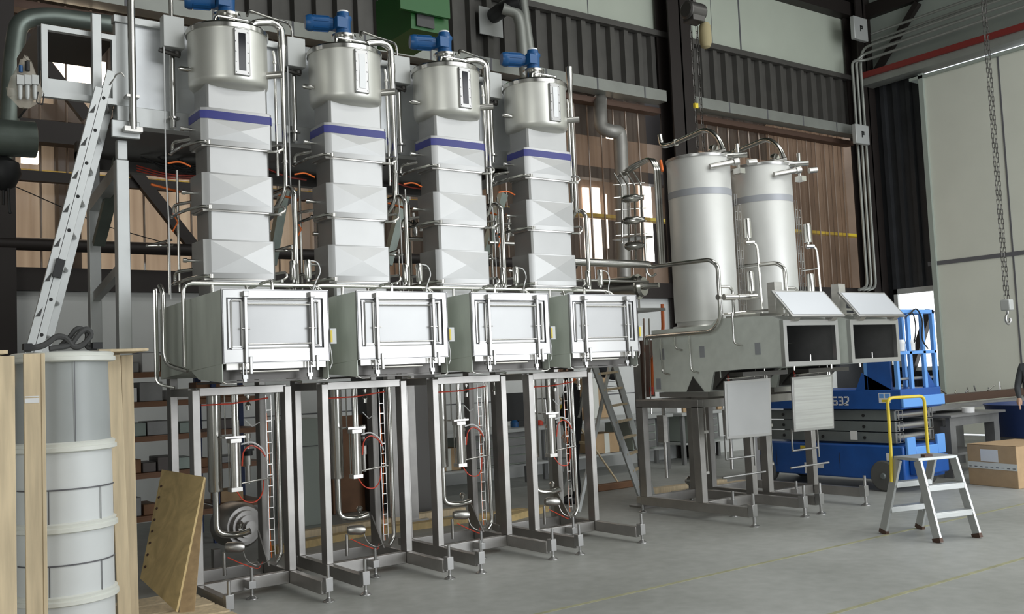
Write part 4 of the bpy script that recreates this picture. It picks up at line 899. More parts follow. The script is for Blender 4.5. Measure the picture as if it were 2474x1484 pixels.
MB().box(a.x, 10.3, a.z, b.x, 11.2, b.z).build('hood_body', 'green', t)
a = at(1007, 62, Y=10.28); b = at(1047, 18, Y=10.28); MB().box(a.x, 10.27, a.z, b.x, 10.3, b.z).build('opening', 'dark', t)
a = at(960, 25, Y=10.28); b = at(1078, 5, Y=10.28); MB().box(a.x, 10.2, a.z, b.x, 10.25, b.z+.2).build('lip', 'green', t)
t = thing('drop_duct', (10.8, 12.3, 3.3), 'grey round duct dropping in front of the brown sheet beside the fourth tower', 'duct')
yd = 12.1
MB().tube([at(1450, 240, Y=YW-.02), at(1450, 270, Y=yd+.15), at(1452, 310, Y=yd+.1), at(1478, 318, Y=yd), at(1497, 318, Y=yd), at(1500, 350, Y=yd), at(1508, 670, Y=yd)], .115, 20, bend=.28).build('duct_pipe', 'ductgrey', t)
# hall lamps beyond the sheet
for (px, py, w_, h_, lb) in ((165, 170, .95, .34, 'glowing lamp seen through the hood frame'), (72, 380, .2, .16, 'glowing lamp low beside the left wall duct'), (1478, 325, .22, .16, 'glowing lamp beside the grey drop duct'), (1318, 205, .12, .1, 'small lamp glowing behind the fourth drum')):
    q = at(px, py, Y=14)
    MB().box(q.x-w_/2, 13.95, q.z-h_/2, q.x+w_/2, 14.05, q.z+h_/2).build('hall_lamp', 'lamp', label=lb, cat='lamp')

# vertical conduit bundle in the corner, switch boxes marked P
t = thing('conduit_bundle', (18.2, 12.2, 3), 'three bright vertical conduits running down the dark corner column', 'conduit')
for k in range(3):
    xx = at(2062+10*k, 200, Y=12.15).x
    MB().tube([(XE-.6, 5.0, 8.05+.14*k), (XE-.6, 12.05-.0*k, 8.05+.14*k-.1), (xx, 12.15, 7.95), (xx, 12.15, 3.10), (xx-.3, 12.15, 3.04)], .030, 8, bend=.2).build('conduit', 'trunk', t)
def letterP(x, y, z, s_, nrm='y'):
    mb = MB().box(x, y-.006, z, x+.2*s_, y, z+s_).box(x, y-.006, z+s_*.82, x+.6*s_, y, z+s_).box(x, y-.006, z+.42*s_, x+.6*s_, y, z+.58*s_).box(x+.45*s_, y-.006, z+.42*s_, x+.65*s_, y, z+s_)
    return mb
for (pa, pb, lb) in (((2070, 345), (2099, 304), 'white box marked P at the end of the long trunking'), ((2066, 92), (2095, 46), 'white box marked P high in the roof corner')):
    a = at(*pa, Y=11.9); b = at(*pb, Y=11.9)
    t = thing('marked_box', (a.x, 11.9, a.z), lb, 'box')
    MB().box(a.x, 11.9, a.z, b.x, 12.0, b.z).build('box_body', 'whitebox', t, bevel=.015)
    letterP((a.x+b.x)/2-.04, 11.897, (a.z+b.z)/2-.07, .13).build('letter_p', 'black', t)
mb = MB()
for k, z_ in enumerate((8.15, 8.35, 8.5)): mb.cyl((XE-.5, -1.4, z_+.1), (XE-.5, 11.9, z_), .03, seg=8)
mb.build('wall_conduits', 'trunk', label='thin grey conduits running along the top of the end wall', cat='conduit')

# ================================================================== chain hoists
def chain(mb, p, q, r=.018, pitch=.085):
    n = int((q-p).length/pitch); d = (q-p)/n; mb.cut(); mb.hold = True
    for i in range(n):
        a = p+d*i; b = p+d*(i+1.25); u = V((1, 0, 0)) if i % 2 else V((0, 1, 0))
        mb.tube([a+u*r, b+u*r*.9, b-u*r*.9, a-u*r, a+u*r], .0055*r/.018, 4, bend=.01)
    mb.hold = False
t = thing('chain_hoist', at(1675, 60, Y=9.2), 'dark chain hoist with khaki chain bag hanging before the column', 'hoist')
yh = 9.2
q = at(1676, 28, Y=yh)
MB().lathe([(-.16, .10), (-.14, .13), (.14, .13), (.17, .09)], q, (1, 0, 0), 16).box(q.x-.12, yh-.1, q.z-.16, q.x+.12, yh+.1, q.z-.02).box(q.x-.03, yh-.03, q.z, q.x+.03, yh+.03, 9.6).build('hoist_body', 'darksteel', t, bevel=.01)
q2 = at(1704, 85, Y=yh)
MB().lathe([(-.19, .03), (-.17, .065), (-.10, .085), (.12, .085), (.17, .06)], q2, (0, 0, 1), 16).build('chain_bag', 'khaki', t)
mb = MB(); a = at(1669, 60, Y=yh); chain(mb, V((a.x, yh, a.z)), V((a.x, yh, 4.12))); a = at(1683, 62, Y=yh); chain(mb, V((a.x, yh, a.z)), V((a.x, yh, 4.12)))
mb.each('chain', 'darksteel', t)
a = at(1681, 255, Y=yh); MB().box(a.x-.03, yh-.02, a.z-.04, a.x+.03, yh+.02, a.z+.03).build('chain_tag', 'yellow', t)
yh = 5.2
t = thing('chain_hook', at(2430, 750, Y=yh), 'steel hook block hanging on two long chains before the pale end wall', 'hook')
hk = at(2433, 738, Y=yh)
MB().box(hk.x-.045, yh-.05, hk.z-.055, hk.x+.045, yh+.05, hk.z+.06).build('hook_block', 'whitebox', t, bevel=.012, label='scuffed pale red and grey block')
MB().tube([(hk.x, yh, hk.z-.05), (hk.x, yh, hk.z-.09), (hk.x-.045, yh, hk.z-.12), (hk.x-.045, yh, hk.z-.17), (hk.x, yh, hk.z-.20), (hk.x+.045, yh, hk.z-.17), (hk.x+.04, yh, hk.z-.13)], .013, 10, bend=.03).build('hook', 'bright', t)
mb = MB(); chain(mb, V((hk.x-.025, yh, 9.55)), V((hk.x-.025, yh, hk.z+.06)), .011, .05); chain(mb, V((hk.x+.04, yh, 9.55)), V((hk.x+.04, yh, hk.z+.06)), .011, .05); mb.each('chain', 'darksteel', t)

# ================================================================== SCISSOR LIFT
LY0, LY1 = 6.88, 9.35; LX0 = at(2172, 945, Y=LY0).x; LX1 = at(2270, 945, Y=LY0).x
t = thing('scissor_lift', ((LX0+LX1)/2, 8.0, 0), 'blue and grey scissor lift numbered 2632 parked behind the silo machines', 'lift')
def B(mb, n, m, p=t, **k): return mb.build(n, m, p, **k)
B(MB().box(LX0, LY0, .14, LX1, LY1, .56).box(LX0+.1, LY0-.12, .2, LX1-.1, LY0, .42), 'chassis', 'liftblue', bevel=.02)
B(MB().box(LX0+.03, LY0-.05, .42, LX0+.20, LY0-.01, .66).box(LX1-.2, LY0-.05, .42, LX1-.03, LY0-.01, .66).box(LX0+.2, LY0-.05, .42, LX1-.2, LY0-.01, .54), 'end_bracket', 'liftlight', bevel=.01)
B(MB().box(LX0, LY0-.02, 1.0, LX1, LY1, 1.24), 'deck', 'liftblue', bevel=.01)
B(MB().box(LX0-.01, LY0-.06, 1.02, LX1+.01, LY0-.02, 1.15), 'deck_end', 'liftlight', bevel=.01)
for k in range(3):
    z_ = .585+k*.138
    s_ = B(MB().box(LX0+.05, LY0+.12, z_, LX0+.10, LY1-.1, z_+.125).box(LX1-.10, LY0+.12, z_, LX1-.05, LY1-.1, z_+.125), 'scissor_arm', 'liftgrey', bevel=.004)
    mb = MB()
    for j in range(3): mb.cyl((LX0+.04, LY0+.55+j*.62, z_+.06), (LX0+.05, LY0+.55+j*.62, z_+.06), .02, seg=10)
    B(mb, 'pivot_bolt', 'black', s_)
    B(MB().cyl((LX0+.1, LY0+.16, z_+.06), (LX1-.1, LY0+.16, z_+.06), .045, seg=14), 'cross_tube', 'bright', s_)
    for a in (LX0+.03, LX0+.115, LX1-.20, LX1-.115):
        B(MB().tube([(a, LY0+.10, z_+.006), (a+.075, LY0+.10, z_+.006), (a+.075, LY0+.10, z_+.12), (a, LY0+.10, z_+.12), (a, LY0+.10, z_+.006)], .005, 6, bend=.008), 'arm_end', 'bright', s_)
for (wx, wy) in ((LX0-.02, LY0+.28), (LX1-.10, LY0+.28), (LX0-.02, LY1-.35), (LX1-.10, LY1-.35)):
    w_ = B(MB().lathe([(0, .12), (.0, .17), (.02, .19), (.10, .19), (.12, .17), (.12, .12)], (wx, wy, .19), (1, 0, 0), 28), 'wheel', 'tyre')
    B(MB().lathe([(0, .04), (-.02, .03)], (wx, wy, .19), (1, 0, 0), 12), 'hub', 'liftgrey', w_)
# guard rails at the near end
zt = 2.16
for a in (LX0, LX1-.05):
    for y_ in (LY0, LY0+.42): B(MB().box(a, y_, 1.24, a+.05, y_+.05, zt), 'rail_post', 'liftlight', bevel=.005)
B(MB().box(LX0+.28, LY0, 1.15, LX0+.34, LY0+.04, zt).box(LX0+.58, LY0, 1.15, LX0+.64, LY0+.04, zt), 'rail_post', 'liftlight', bevel=.005)
B(MB().box(LX0, LY0, zt, LX1, LY0+.05, zt+.05).box(LX0, LY0, zt, LX0+.05, LY0+.47, zt+.05).box(LX1-.05, LY0, zt, LX1, LY0+.47, zt+.05), 'top_rail', 'liftlight', bevel=.005)
B(MB().box(LX0, LY0, 1.66, LX1, LY0+.05, 1.70).box(LX0, LY0, 1.66, LX0+.05, LY0+.47, 1.70), 'mid_rail', 'liftlight', bevel=.005)
B(MB().box(LX0+.06, LY0+.1, 1.7, LX0+.26, LY0+.16, 2.14).box(LX0, LY0+.1, 1.24, LX0+.03, LY0+.42, 1.6), 'control_panel', 'liftblue')
B(MB().prism([(LX0, LY0+.1, 1.24), (LX0, LY0+.6, 1.24), (LX0, LY0+.5, 1.45)], (.02, 0, 0)).prism([(LX1-.3, LY0+.02, 1.24), (LX1-.05, LY0+.02, 1.24), (LX1-.25, LY0+.02, 1.5)], (0, .02, 0)), 'gusset_plate', 'liftblue')
B(MB().cyl((LX0+.05, LY0+.05, 1.36), (LX1-.05, LY0+.05, 1.36), .018, seg=10), 'toe_rail', 'bright')
B(MB().tube([(LX0+.3, LY0-.02, 2.14), (LX0+.42, LY0-.04, 2.24), (LX0+.55, LY0-.04, 2.1), (LX0+.5, LY0-.04, 1.82), (LX0+.62, LY0-.04, 1.72)], .010, 6, bend=.15).tube([(LX0+.2, LY0-.02, 2.1), (LX0+.34, LY0-.04, 2.2), (LX0+.40, LY0-.04, 2.0), (LX0+.35, LY0-.03, 1.8)], .008, 6, bend=.1), 'control_cable', 'black')
B(MB().box(LX0-.004, LY0+.12, 1.08, LX0, LY0+.28, 1.20), 'warning_sticker', 'white')
B(MB().box(LX0-.006, LY0+.13, 1.14, LX0-.004, LY0+.19, 1.19).box(LX0-.006, LY0+.21, 1.14, LX0-.004, LY0+.27, 1.19), 'sticker_print', 'liftlight')
B(MB().box(LX0-.006, LY0+.15, 1.09, LX0-.004, LY0+.24, 1.12), 'sticker_print', 'yellow')
B(MB().box(LX0-.004, LY0+.62, .62, LX0, LY0+.72, .73).box(LX0-.004, LY0+.15, .38, LX0, LY0+.23, .47), 'warning_sticker', 'white')
B(MB().box(LX0-.004, LY0+1.25, .46, LX0, LY0+1.5, .52), 'warning_sticker', 'yellow')
B(MB().box(LX0-.004, LY0+1.3, .16, LX0, LY0+1.45, .30).box(LX0-.004, LY0+1.15, .24, LX0, LY0+1.26, .30), 'warning_sticker', 'white')
for k in range(3): B(MB().box(LX0-.003, LY0+.9+.5*k, .24, LX0, LY0+.905+.5*k, .45), 'panel_gap', 'dark')
# fleet number on the deck side, read from the left: digits advance towards -Y
SEG = {'2': [(0, 4, 3, 4), (3, 4, 3, 2), (3, 2, 0, 0), (0, 0, 3, 0)], '6': [(3, 4, 0, 4), (0, 4, 0, 0), (0, 0, 3, 0), (3, 0, 3, 2), (3, 2, 0, 2)], '3': [(0, 4, 3, 4), (3, 4, 3, 0), (3, 0, 0, 0), (0.8, 2, 3, 2)]}
y_ = at(2050, 967, X=LX0).y+.085*3+.062; s_ = .0235; zn = at(2036, 978, X=LX0).z
mb = MB()
for ch in '2632':
    for (a, b, c_, d_) in SEG[ch]:
        mb.bar((LX0-.004, y_-a*s_*.85, zn+b*s_), (LX0-.004, y_-c_*s_*.85, zn+d_*s_), .020, .004, (1, 0, 0))
    y_ -= .085
B(mb, 'fleet_number', 'white')
# battery boxes on mid rail
for k in range(2):
    t2 = thing('white_cup', (LX0+.12+.2*k, LY0-.01, 1.71), ['left of two white jars standing on the lift mid rail', 'right of two white jars standing on the lift mid rail'][k], 'jar')
    MB().lathe([(1.702, .05), (1.79, .055), (1.80, .06), (1.84, .05)], (LX0+.14+.22*k, LY0+.03, 0), seg=14).build('jar_body', 'white', t2)

# ================================================================== STEP STOOL
t = thing('step_stool', (8.31, 5.15, 0), 'aluminium platform step stool with a yellow handrail standing on open floor', 'step ladder')
def B(mb, n, m, p=t, **k): return mb.build(n, m, p, **k)
F = [V((8.05, 4.90, 0)), V((8.48, 4.78, 0)), V((8.16, 5.51, 0)), V((8.59, 5.41, 0))]  # front left, front right, rear left, rear right
ux = (F[1]-F[0]).normalized(); uy = V((-ux.y, ux.x, 0)); H_ = .70
ctr = (F[0]+F[1]+F[2]+F[3])/4
T = [ctr-ux*.205-uy*.15+V((0, 0, H_)), ctr+ux*.205-uy*.15+V((0, 0, H_)), ctr-ux*.205+uy*.10+V((0, 0, H_)), ctr+ux*.205+uy*.10+V((0, 0, H_))]
for i in range(4):
    B(MB().bar(F[i]+V((0, 0, .02)), T[i], .026, .085, uy), 'leg', 'alu', bevel=.003)
    d_ = (T[i]-F[i]).normalized(); B(MB().bar(F[i], F[i]+d_*.04, .034, .095, uy), 'rubber_foot', 'brown')
B(MB().prism([T[0]-ux*.02-uy*.03, T[1]+ux*.02-uy*.03, T[3]+ux*.02+uy*.03, T[2]-ux*.02+uy*.03], (0, 0, .028)), 'platform', 'alu', bevel=.004)
for fi, ti, sg in ((0, 0, -1), (2, 2, 1)):
    for k in (1, 2):
        f_ = k/3; a = F[fi]*(1-f_)+T[ti]*f_; b = F[fi+1]*(1-f_)+T[ti+1]*f_
        B(MB().prism([a-uy*.045, b-uy*.045, b+uy*.045, a+uy*.045], (0, 0, .022)).bar(a-uy*.04-V((0, 0, .01)), b-uy*.04-V((0, 0, .01)), .012, .04), 'tread', 'alu', bevel=.003)
        for s2, q_ in ((1, a), (-1, b)):
            B(MB().prism([q_+ux*.012*s2-V((0, 0, .0)), q_+ux*.06*s2, q_+ux*.012*s2-V((0, 0, .07))], uy*.004), 'corner_bracket', 'alu')
r0 = F[2]*.35+T[2]*.65-uy*-.03; r1 = F[3]*.35+T[3]*.65-uy*-.03
hl, hr = T[2]+uy*.06, T[3]+uy*.06
B(MB().tube([F[2]*.27+T[2]*.73-ux*.03-V((0, 0, .02)), hl-ux*.02+V((0, 0, .08)), hl-ux*.02+V((0, 0, .56)), hr+ux*.0+V((0, 0, .56)), hr+V((0, 0, .06)), F[3]*.27+T[3]*.73+ux*.02], .015, 12, bend=.06), 'handrail', 'yellow')
t = thing('wood_block', T[0]+V((.1, .02, .03)), 'small dark wooden block lying on the step stool platform', 'block')
q = T[0]+ux*.10+uy*.02+V((0, 0, .028)); MB().prism([q, q+ux*.09, q+ux*.09+uy*.05, q+uy*.05], (0, 0, .022)).build('block', 'brown', t, bevel=.002)

# ================================================================== RIGHT BACKGROUND: trestles, bin, cartons, person
t = thing('trestle_table', (12.9, 7.5, 0), 'grey steel table right behind the scissor lift with a round plate on it', 'table')
x0_, x1_, y0_, y1_ = 12.3, 13.55, 7.2, 8.1
MB().box(x0_-.05, y0_-.05, .80, x1_+.1, y1_+.05, .83).build('tabletop', 'iron', t)
MB().box(x0_, y0_, .68, x1_, y0_+.06, .80).box(x0_, y1_-.06, .68, x1_, y1_, .80).build('apron', 'iron', t)
for a in (x0_, x1_-.14):
    for b in (y0_, y1_-.14): MB().box(a, b, 0, a+.14, b+.14, .68).build('leg', 'iron', t)
MB().box(x0_+.1, y0_+.05, .28, x1_-.1, y1_-.1, .31).build('lower_shelf', 'iron', t)
t = thing('steel_plate', (12.8, 7.5, .83), 'large thin steel plate lying across the grey table', 'plate')
MB().box(12.25, 7.45, .88, 13.55, 8.3, .90).cyl((12.8, 7.8, .83), (12.8, 7.8, .88), .1).build('plate', 'iron', t)
t = thing('flanged_disc', (12.35, 7.7, .9), 'white round flange standing on edge on the grey table by the lift', 'flange')
MB().lathe([(0, .19), (.02, .19), (.05, .15)], (12.35, 7.8, 1.08), (.6, -.5, .5), 24).build('disc', 'whitebox', t)
t = thing('white_pot', (13.0, 7.35, .83), 'small white pot on the grey table edge', 'pot')
MB().lathe([(.83, .08), (.90, .085)], (12.95, 7.3, 0), seg=16).build('pot', 'white', t)
t = thing('steel_beams', (14.9, 8.5, .9), 'long dark brown steel beams laid over trestles before the end wall', 'beam')
MB().box(13.9, 8.7, .86, 18.4, 8.9, .98).build('beam', 'brown', t); MB().box(13.9, 8.2, .80, 18.3, 8.4, .87).build('beam', 'iron', t)
MB().box(14.0, 8.1, 0, 14.2, 9.0, .80).box(17.0, 8.1, 0, 17.2, 9.0, .80).build('beam_trestle', 'iron', t)
for k in range(16):
    xx = 14.4+k*.22+random.uniform(-.05, .05); m_ = random.choice(['pipe', 'iron', 'white', 'steel'])
    a = V((xx, 8.8+random.uniform(-.08, .05), .995)); b = a+V((random.uniform(-.12, .2), random.uniform(-.03, .03), random.uniform(.03, .16)))
    MB().cyl(a, b, .012, seg=6).build('loose_part', m_, label=f'small loose metal rod, {ORD[k]} from left on the long brown beam', cat='metal part', group='loose parts on the beam')
t = thing('blue_bin', (14.2, 7.3, 0), 'round blue grey tub at the right edge behind the big carton', 'tub')
MB().lathe([(.42, .62), (.86, .72), (.88, .74), (.88, .70), (.5, .6)], (14.5, 7.1, 0), seg=32).build('tub', 'rackblue', t)
MB().box(14.0, 6.7, 0, 15.0, 7.5, .42).build('tub_base', 'iron', t)
t = thing('carton', (12.2, 6.5, 0), 'large taped cardboard carton on the floor at the right edge', 'carton')
A = [V((11.86, 6.74, 0)), V((11.74, 6.06, 0)), V((12.60, 5.90, 0)), V((12.74, 6.58, 0))]
MB().prism(A, (0, 0, .50)).build('carton_box', 'card', t, bevel=.006)
nn = V((-.98, .17, 0)); e0, e1 = A[0], A[1]
def onface(f0, f1, z0, z1, nm, m): MB().prism([e0.lerp(e1, f0)+nn*.002+V((0, 0, z0)), e0.lerp(e1, f1)+nn*.002+V((0, 0, z0)), e0.lerp(e1, f1)+nn*.002+V((0, 0, z1)), e0.lerp(e1, f0)+nn*.002+V((0, 0, z1))], nn*.002).build(nm, m, t)
onface(0, 1, .21, .29, 'printed_tape', 'rim'); onface(.28, .64, .30, .45, 'label_sheet', 'white')
for k in range(9): onface(.03+k*.11, .09+k*.11, .225, .24, 'tape_print', 'greyband')
def prism_flap():
    MB().prism([A[0]+V((0, 0, .502)), A[1]+V((0, 0, .502)), A[2]+V((0, 0, .502)), A[3]+V((0, 0, .502))], (0, 0, .004)).build('top_flap', 'card', t)
prism_flap()

# ---- people
def person(name, base, yaw, pose, label, top_m, leg_m, cat='person'):
    t = thing(name, base, label, cat)
    c_, s_ = math.cos(yaw), math.sin(yaw)
    J = pose; me = bpy.data.meshes.new('body'); names = list(J['v'].keys()); idx = {n: i for i, n in enumerate(names)}
    me.from_pydata([(x*c_-y*s_, x*s_+y*c_, z) for (x, y, z, r) in J['v'].values()], [(idx[a], idx[b]) for a, b in J['e']], [])
    o = bpy.data.objects.new('body', me); COL.objects.link(o); o.parent = t
    sk = o.modifiers.new('skin', 'SKIN'); sk.use_smooth_shade = True
    for n_, i in idx.items(): r = J['v'][n_][3]; me.skin_vertices[0].data[i].radius = (r, r*.85)
    me.skin_vertices[0].data[idx['pelvis']].use_root = True
    ss = o.modifiers.new('sub', 'SUBSURF'); ss.levels = 2; ss.render_levels = 2
    me.materials.append(M[top_m]); PB[o.name] = V(base)
    def loc(x, y, z): return V(base)+V((x*c_-y*s_, x*s_+y*c_, z))
    hx, hy, hz, hr = J['v']['head']
    hm = MB().lathe([(-.125, .02), (-.11, .05), (-.06, .072), (0, .082), (.06, .078), (.10, .055), (.12, .02)], loc(hx, hy, hz), (0, 0, 1), 20)
    hm.lathe([(0, .016), (.03, .010)], loc(hx+.075, hy, hz-.01), (c_, s_, -.3), 8)
    hm.lathe([(0, .018), (.02, .012)], loc(hx, hy+.08, hz-.01), (-s_, c_, 0), 8).lathe([(0, .018), (.02, .012)], loc(hx, hy-.08, hz-.01), (s_, -c_, 0), 8)
    hd = hm.build('head', 'skin', t)
    MB().lathe([(-.02, .088), (.05, .088), (.10, .062), (.13, .02)], loc(hx-.012, hy, hz), (-.12*c_, -.12*s_, 1), 20).build('hair', 'hair', t)
    e_ = MB()
    for q in (-.03, .03): e_.lathe([(0, .008), (.004, .004)], loc(hx+.074, hy+q, hz+.01), (c_, s_, 0), 8)
    e_.box(*(loc(hx+.07, hy, hz-.055)-V((.012, .012, .003))), *(loc(hx+.07, hy, hz-.055)+V((.012, .012, .003)))); e_.build('eyes_and_mouth', 'black', hd)
    for w_ in ('handL', 'handR'):
        if w_ not in J['v']: continue
        x, y, z, r = J['v'][w_]; mb = MB().lathe([(-.045, .025), (0, .036), (.04, .030)], loc(x, y, z-.04), (0, 0, -1), 10)
        for k in range(4): p0 = loc(x+.03-.02*k, y, z-.075); mb.tube([p0, p0+V((.004, 0, -.035)), p0+V((.01*c_+.006, .01*s_, -.06-.008*(k in (1, 2))))], .0085, 6, bend=.01)
        p0 = loc(x+.035, y, z-.04); mb.tube([p0, p0+V((.02*c_, .02*s_, -.03)), p0+V((.02*c_, .02*s_, -.05))], .0095, 6); mb.build('hand', 'skin', t)
    for w_ in ('footL', 'footR'):
        x, y, z, r = J['v'][w_]
        MB().lathe([(-.10, .02), (-.08, .042), (0, .048), (.10, .044), (.15, .02)], loc(x-.02, y, .045), (c_, s_, 0), 12).build('shoe', 'black', t)
    return t
STAND = {'v': {'pelvis': (0, 0, .96, .15), 'waist': (0, 0, 1.10, .145), 'chest': (.0, 0, 1.30, .165), 'neckb': (.01, 0, 1.47, .085), 'neck': (.03, 0, 1.53, .055), 'head': (.05, 0, 1.66, .06),
               'shL': (0, .17, 1.42, .075), 'elL': (-.02, .23, 1.14, .05), 'wrL': (.10, .22, .92, .035), 'handL': (.12, .22, .90, .03),
               'shR': (0, -.17, 1.42, .075), 'elR': (.04, -.24, 1.15, .05), 'wrR': (.22, -.20, 1.02, .035), 'handR': (.25, -.20, 1.02, .03),
               'hipL': (0, .09, .90, .105), 'knL': (.03, .10, .50, .07), 'anL': (0, .11, .11, .05), 'footL': (.06, .11, .06, .04),
               'hipR': (0, -.09, .90, .105), 'knR': (0, -.10, .50, .07), 'anR': (-.05, -.11, .11, .05), 'footR': (.01, -.11, .06, .04)},
         'e': [('pelvis', 'waist'), ('waist', 'chest'), ('chest', 'neckb'), ('neckb', 'neck'), ('chest', 'shL'), ('shL', 'elL'), ('elL', 'wrL'), ('wrL', 'handL'), ('chest', 'shR'), ('shR', 'elR'), ('elR', 'wrR'), ('wrR', 'handR'),
               ('pelvis', 'hipL'), ('hipL', 'knL'), ('knL', 'anL'), ('anL', 'footL'), ('pelvis', 'hipR'), ('hipR', 'knR'), ('knR', 'anR'), ('anR', 'footR'), ('neck', 'head')]}
q = at(1392, 1215, Z=0)
pp = person('person', q, math.radians(150), STAND, 'person in black clothes standing behind the last tower frame near the workbench', 'cloth', 'cloth')
MB().lathe([(0, .075), (.02, .08), (.03, .07)], q+V((0, 0, 1.50)), (-.2, .1, 1), 14).build('orange_collar', 'orange', pp)
q = at(2522, 1120, Z=0); q = V((13.2, q.y*13.2/q.x, 0))
person('person', q, math.radians(200), STAND, 'person in dark grey jacket half cut off by the right picture edge', 'jacket', 'jacket')

# ================================================================== A-FRAME LADDER behind
t = thing('double_ladder', (7.9, 8.95, 0), 'tall A shaped folding ladder standing between the tower row and silo machines', 'ladder')
a1, b1 = at(1436, 885, Y=9.0), V((8.27, 8.86, 0)); a2, b2 = at(1484, 880, Y=9.2), V((8.66, 9.10, 0))
a1 = a1+(a1-b1)*.06; a2 = a2+(a2-b2)*.06
for a, b in ((a1, b1), (a2, b2)): MB().bar(b, a, .03, .085, (1, 0, 0)).build('stile', 'alu', t)
for k in range(1, 9):
    f_ = k/9; MB().bar(b1.lerp(a1, f_), b2.lerp(a2, f_), .05, .025).build('rung', 'wood', t)
c1, d1 = at(1398, 1238, Z=0), at(1352, 1205, Z=0)
MB().bar(c1, a2, .03, .04, (1, 0, 0)).build('rear_stile', 'alu', t); MB().bar(d1, a1, .03, .04, (1, 0, 0)).build('rear_stile', 'alu', t)
MB().bar(c1.lerp(a2, .42), d1.lerp(a1, .42), .03, .03).build('rear_brace', 'wood', t)
MB().bar(a1, a2, .12, .04).build('top_cap', 'alu', t)

# ================================================================== BACKGROUND behind the left row
# blue racking with bins
def rack(x0, x1, y, lab, zs):
    t = thing('storage_rack', ((x0+x1)/2, y+.3, 0), lab, 'shelf')
    for a in (x0, x1-.05):
        for b in (y, y+.55): MB().box(a, b, 0, a+.05, b+.05, 2.0).build('upright', 'rackblue', t)
    for z in zs: MB().box(x0, y-.01, z-.04, x1, y+.02, z).box(x0, y, z, x1, y+.6, z+.015).build('shelf_board', 'rackorange', t)
    return t
ZS = (.35, .78, 1.15, 1.5, 1.8)
rack(2.55, 3.55, 10.3, 'blue rack with orange shelf beams left of the first machine legs', ZS)
rack(3.62, 4.16, 10.6, 'dark blue rack seen through the legs of the first machine', ZS)
for zi, z in enumerate(ZS):
    nn_ = 0
    x_ = 2.62
    while x_ < 3.4:
        w_ = random.uniform(.10, .26); h_ = random.uniform(.08, .2); mm_ = random.choice(['card', 'iron', 'screen', 'rust', 'white', 'duct'])
        MB().box(x_, 10.36, z+.016, x_+w_, 10.36+random.uniform(.2, .4), z+.016+h_).build('storage_bin', mm_, label=f'{CN[mm_]} box, {ORD[nn_]} from left on {ORD[4-zi]} shelf from top, left blue rack', cat='box', group='boxes on the left rack', bevel=.006)
        x_ += w_+random.uniform(.01, .08); nn_ += 1
    x_ = 3.7; nn_ = 0
    while x_ < 3.9:
        w_ = random.uniform(.12, .3); h_ = random.uniform(.06, .2); mm_ = random.choice(['iron', 'screen', 'rust', 'card'])
        MB().box(x_, 10.66, z+.016, x_+w_, 11.0, z+.016+h_).build('storage_bin', mm_, label=f'{CN[mm_]} box, {ORD[nn_]} from left on {ORD[4-zi]} shelf from top, rack behind first machine', cat='box', group='boxes on the second rack', bevel=.006)
        x_ += w_+random.uniform(.02, .1); nn_ += 1
# grey cabinets / panels behind machines 2,3
def cab(px0, px1, py0, py1, y, m, nm, lab, cat, dpth=.4):
    a = at(px0, py1, Y=y); b = at(px1, py0, Y=y)
    t = thing(nm, (a.x, y, 0), lab, cat); z0 = max(0, a.z)
    if z0 < .35: z0 = 0
    MB().box(a.x, y, z0, b.x, y+dpth, b.z).build('body', m, t, bevel=.006)
    return t, a, b, z0
t, a, b, z0 = cab(700, 775, 1010, 1250, 10.6, 'panelgrey', 'grey_cabinet', 'grey two door cabinet seen between the first and second machines', 'cabinet')
MB().box(a.x+.05, 10.59, .9, b.x-.05, 10.597, .91).build('door_gap', 'dark', t)
cab(805, 905, 1000, 1220, 11.2, 'rust', 'brown_board', 'rusty brown board standing behind the second machine', 'board', .05)
cab(902, 955, 900, 1260, 11.0, 'dark', 'dark_cabinet', 'dark upright cabinet behind the right legs of the second machine', 'cabinet', .5)
cab(1003, 1050, 900, 1220, 10.4, 'darksteel', 'dark_cabinet', 'dark tall locker behind the left leg of the third machine', 'cabinet', .6)
for k in range(2):
    q = at(952+k*46, 1100, Y=9.9); t = thing('steel_stanchion', (q.x, 9.9, 0), ['dull steel upright behind the second machine right leg', 'dull steel upright nearest the dark tall locker'][k], 'upright')
    MB().box(q.x-.05, 9.9, 0, q.x+.05, 10.0, 1.75).build('upright', 'post', t)
    MB().box(q.x-.15, 9.85, 0, q.x+.15, 10.05, .02).build('base', 'post', t)
# long workbench with drawers behind machines 3-4
def bench(x0, x1, y, z, lab, drawers=None, mtop='whitebox'):
    t = thing('workbench', ((x0+x1)/2, y+.4, 0), lab, 'workbench')
    MB().box(x0, y, z-.05, x1, y+.8, z).build('worktop', mtop, t, bevel=.004)
    for a in (x0+.05, x1-.12):
        for b in (y+.05, y+.7): MB().box(a, b, 0, a+.06, b+.06, z-.05).build('leg', 'iron', t)
    MB().box(x0+.1, y+.1, .32, x1-.1, y+.75, .35).build('lower_shelf', 'whitebox', t)
    if drawers:
        a, b = drawers; c = MB().box(a, y+.06, .36, b, y+.7, z-.06).build('drawer_unit', 'panelgrey', t)
        for k in range(4): MB().box(a+.02, y+.045, .38+k*.12, b-.02, y+.06, .48+k*.12).build('drawer', 'iron', t, bevel=.003)
    return t
bench(6.6, 8.9, 11.2, .86, 'long workbench with drawers behind the third and fourth machines', (7.4, 8.4))
bench(9.15, 11.3, 11.3, .88, 'white topped workbench between the fourth tower and the silo machines', (10.45, 10.95))
bench(11.7, 13.4, 11.5, .86, 'cluttered workbench behind the silo machine legs', (12.0, 12.6))
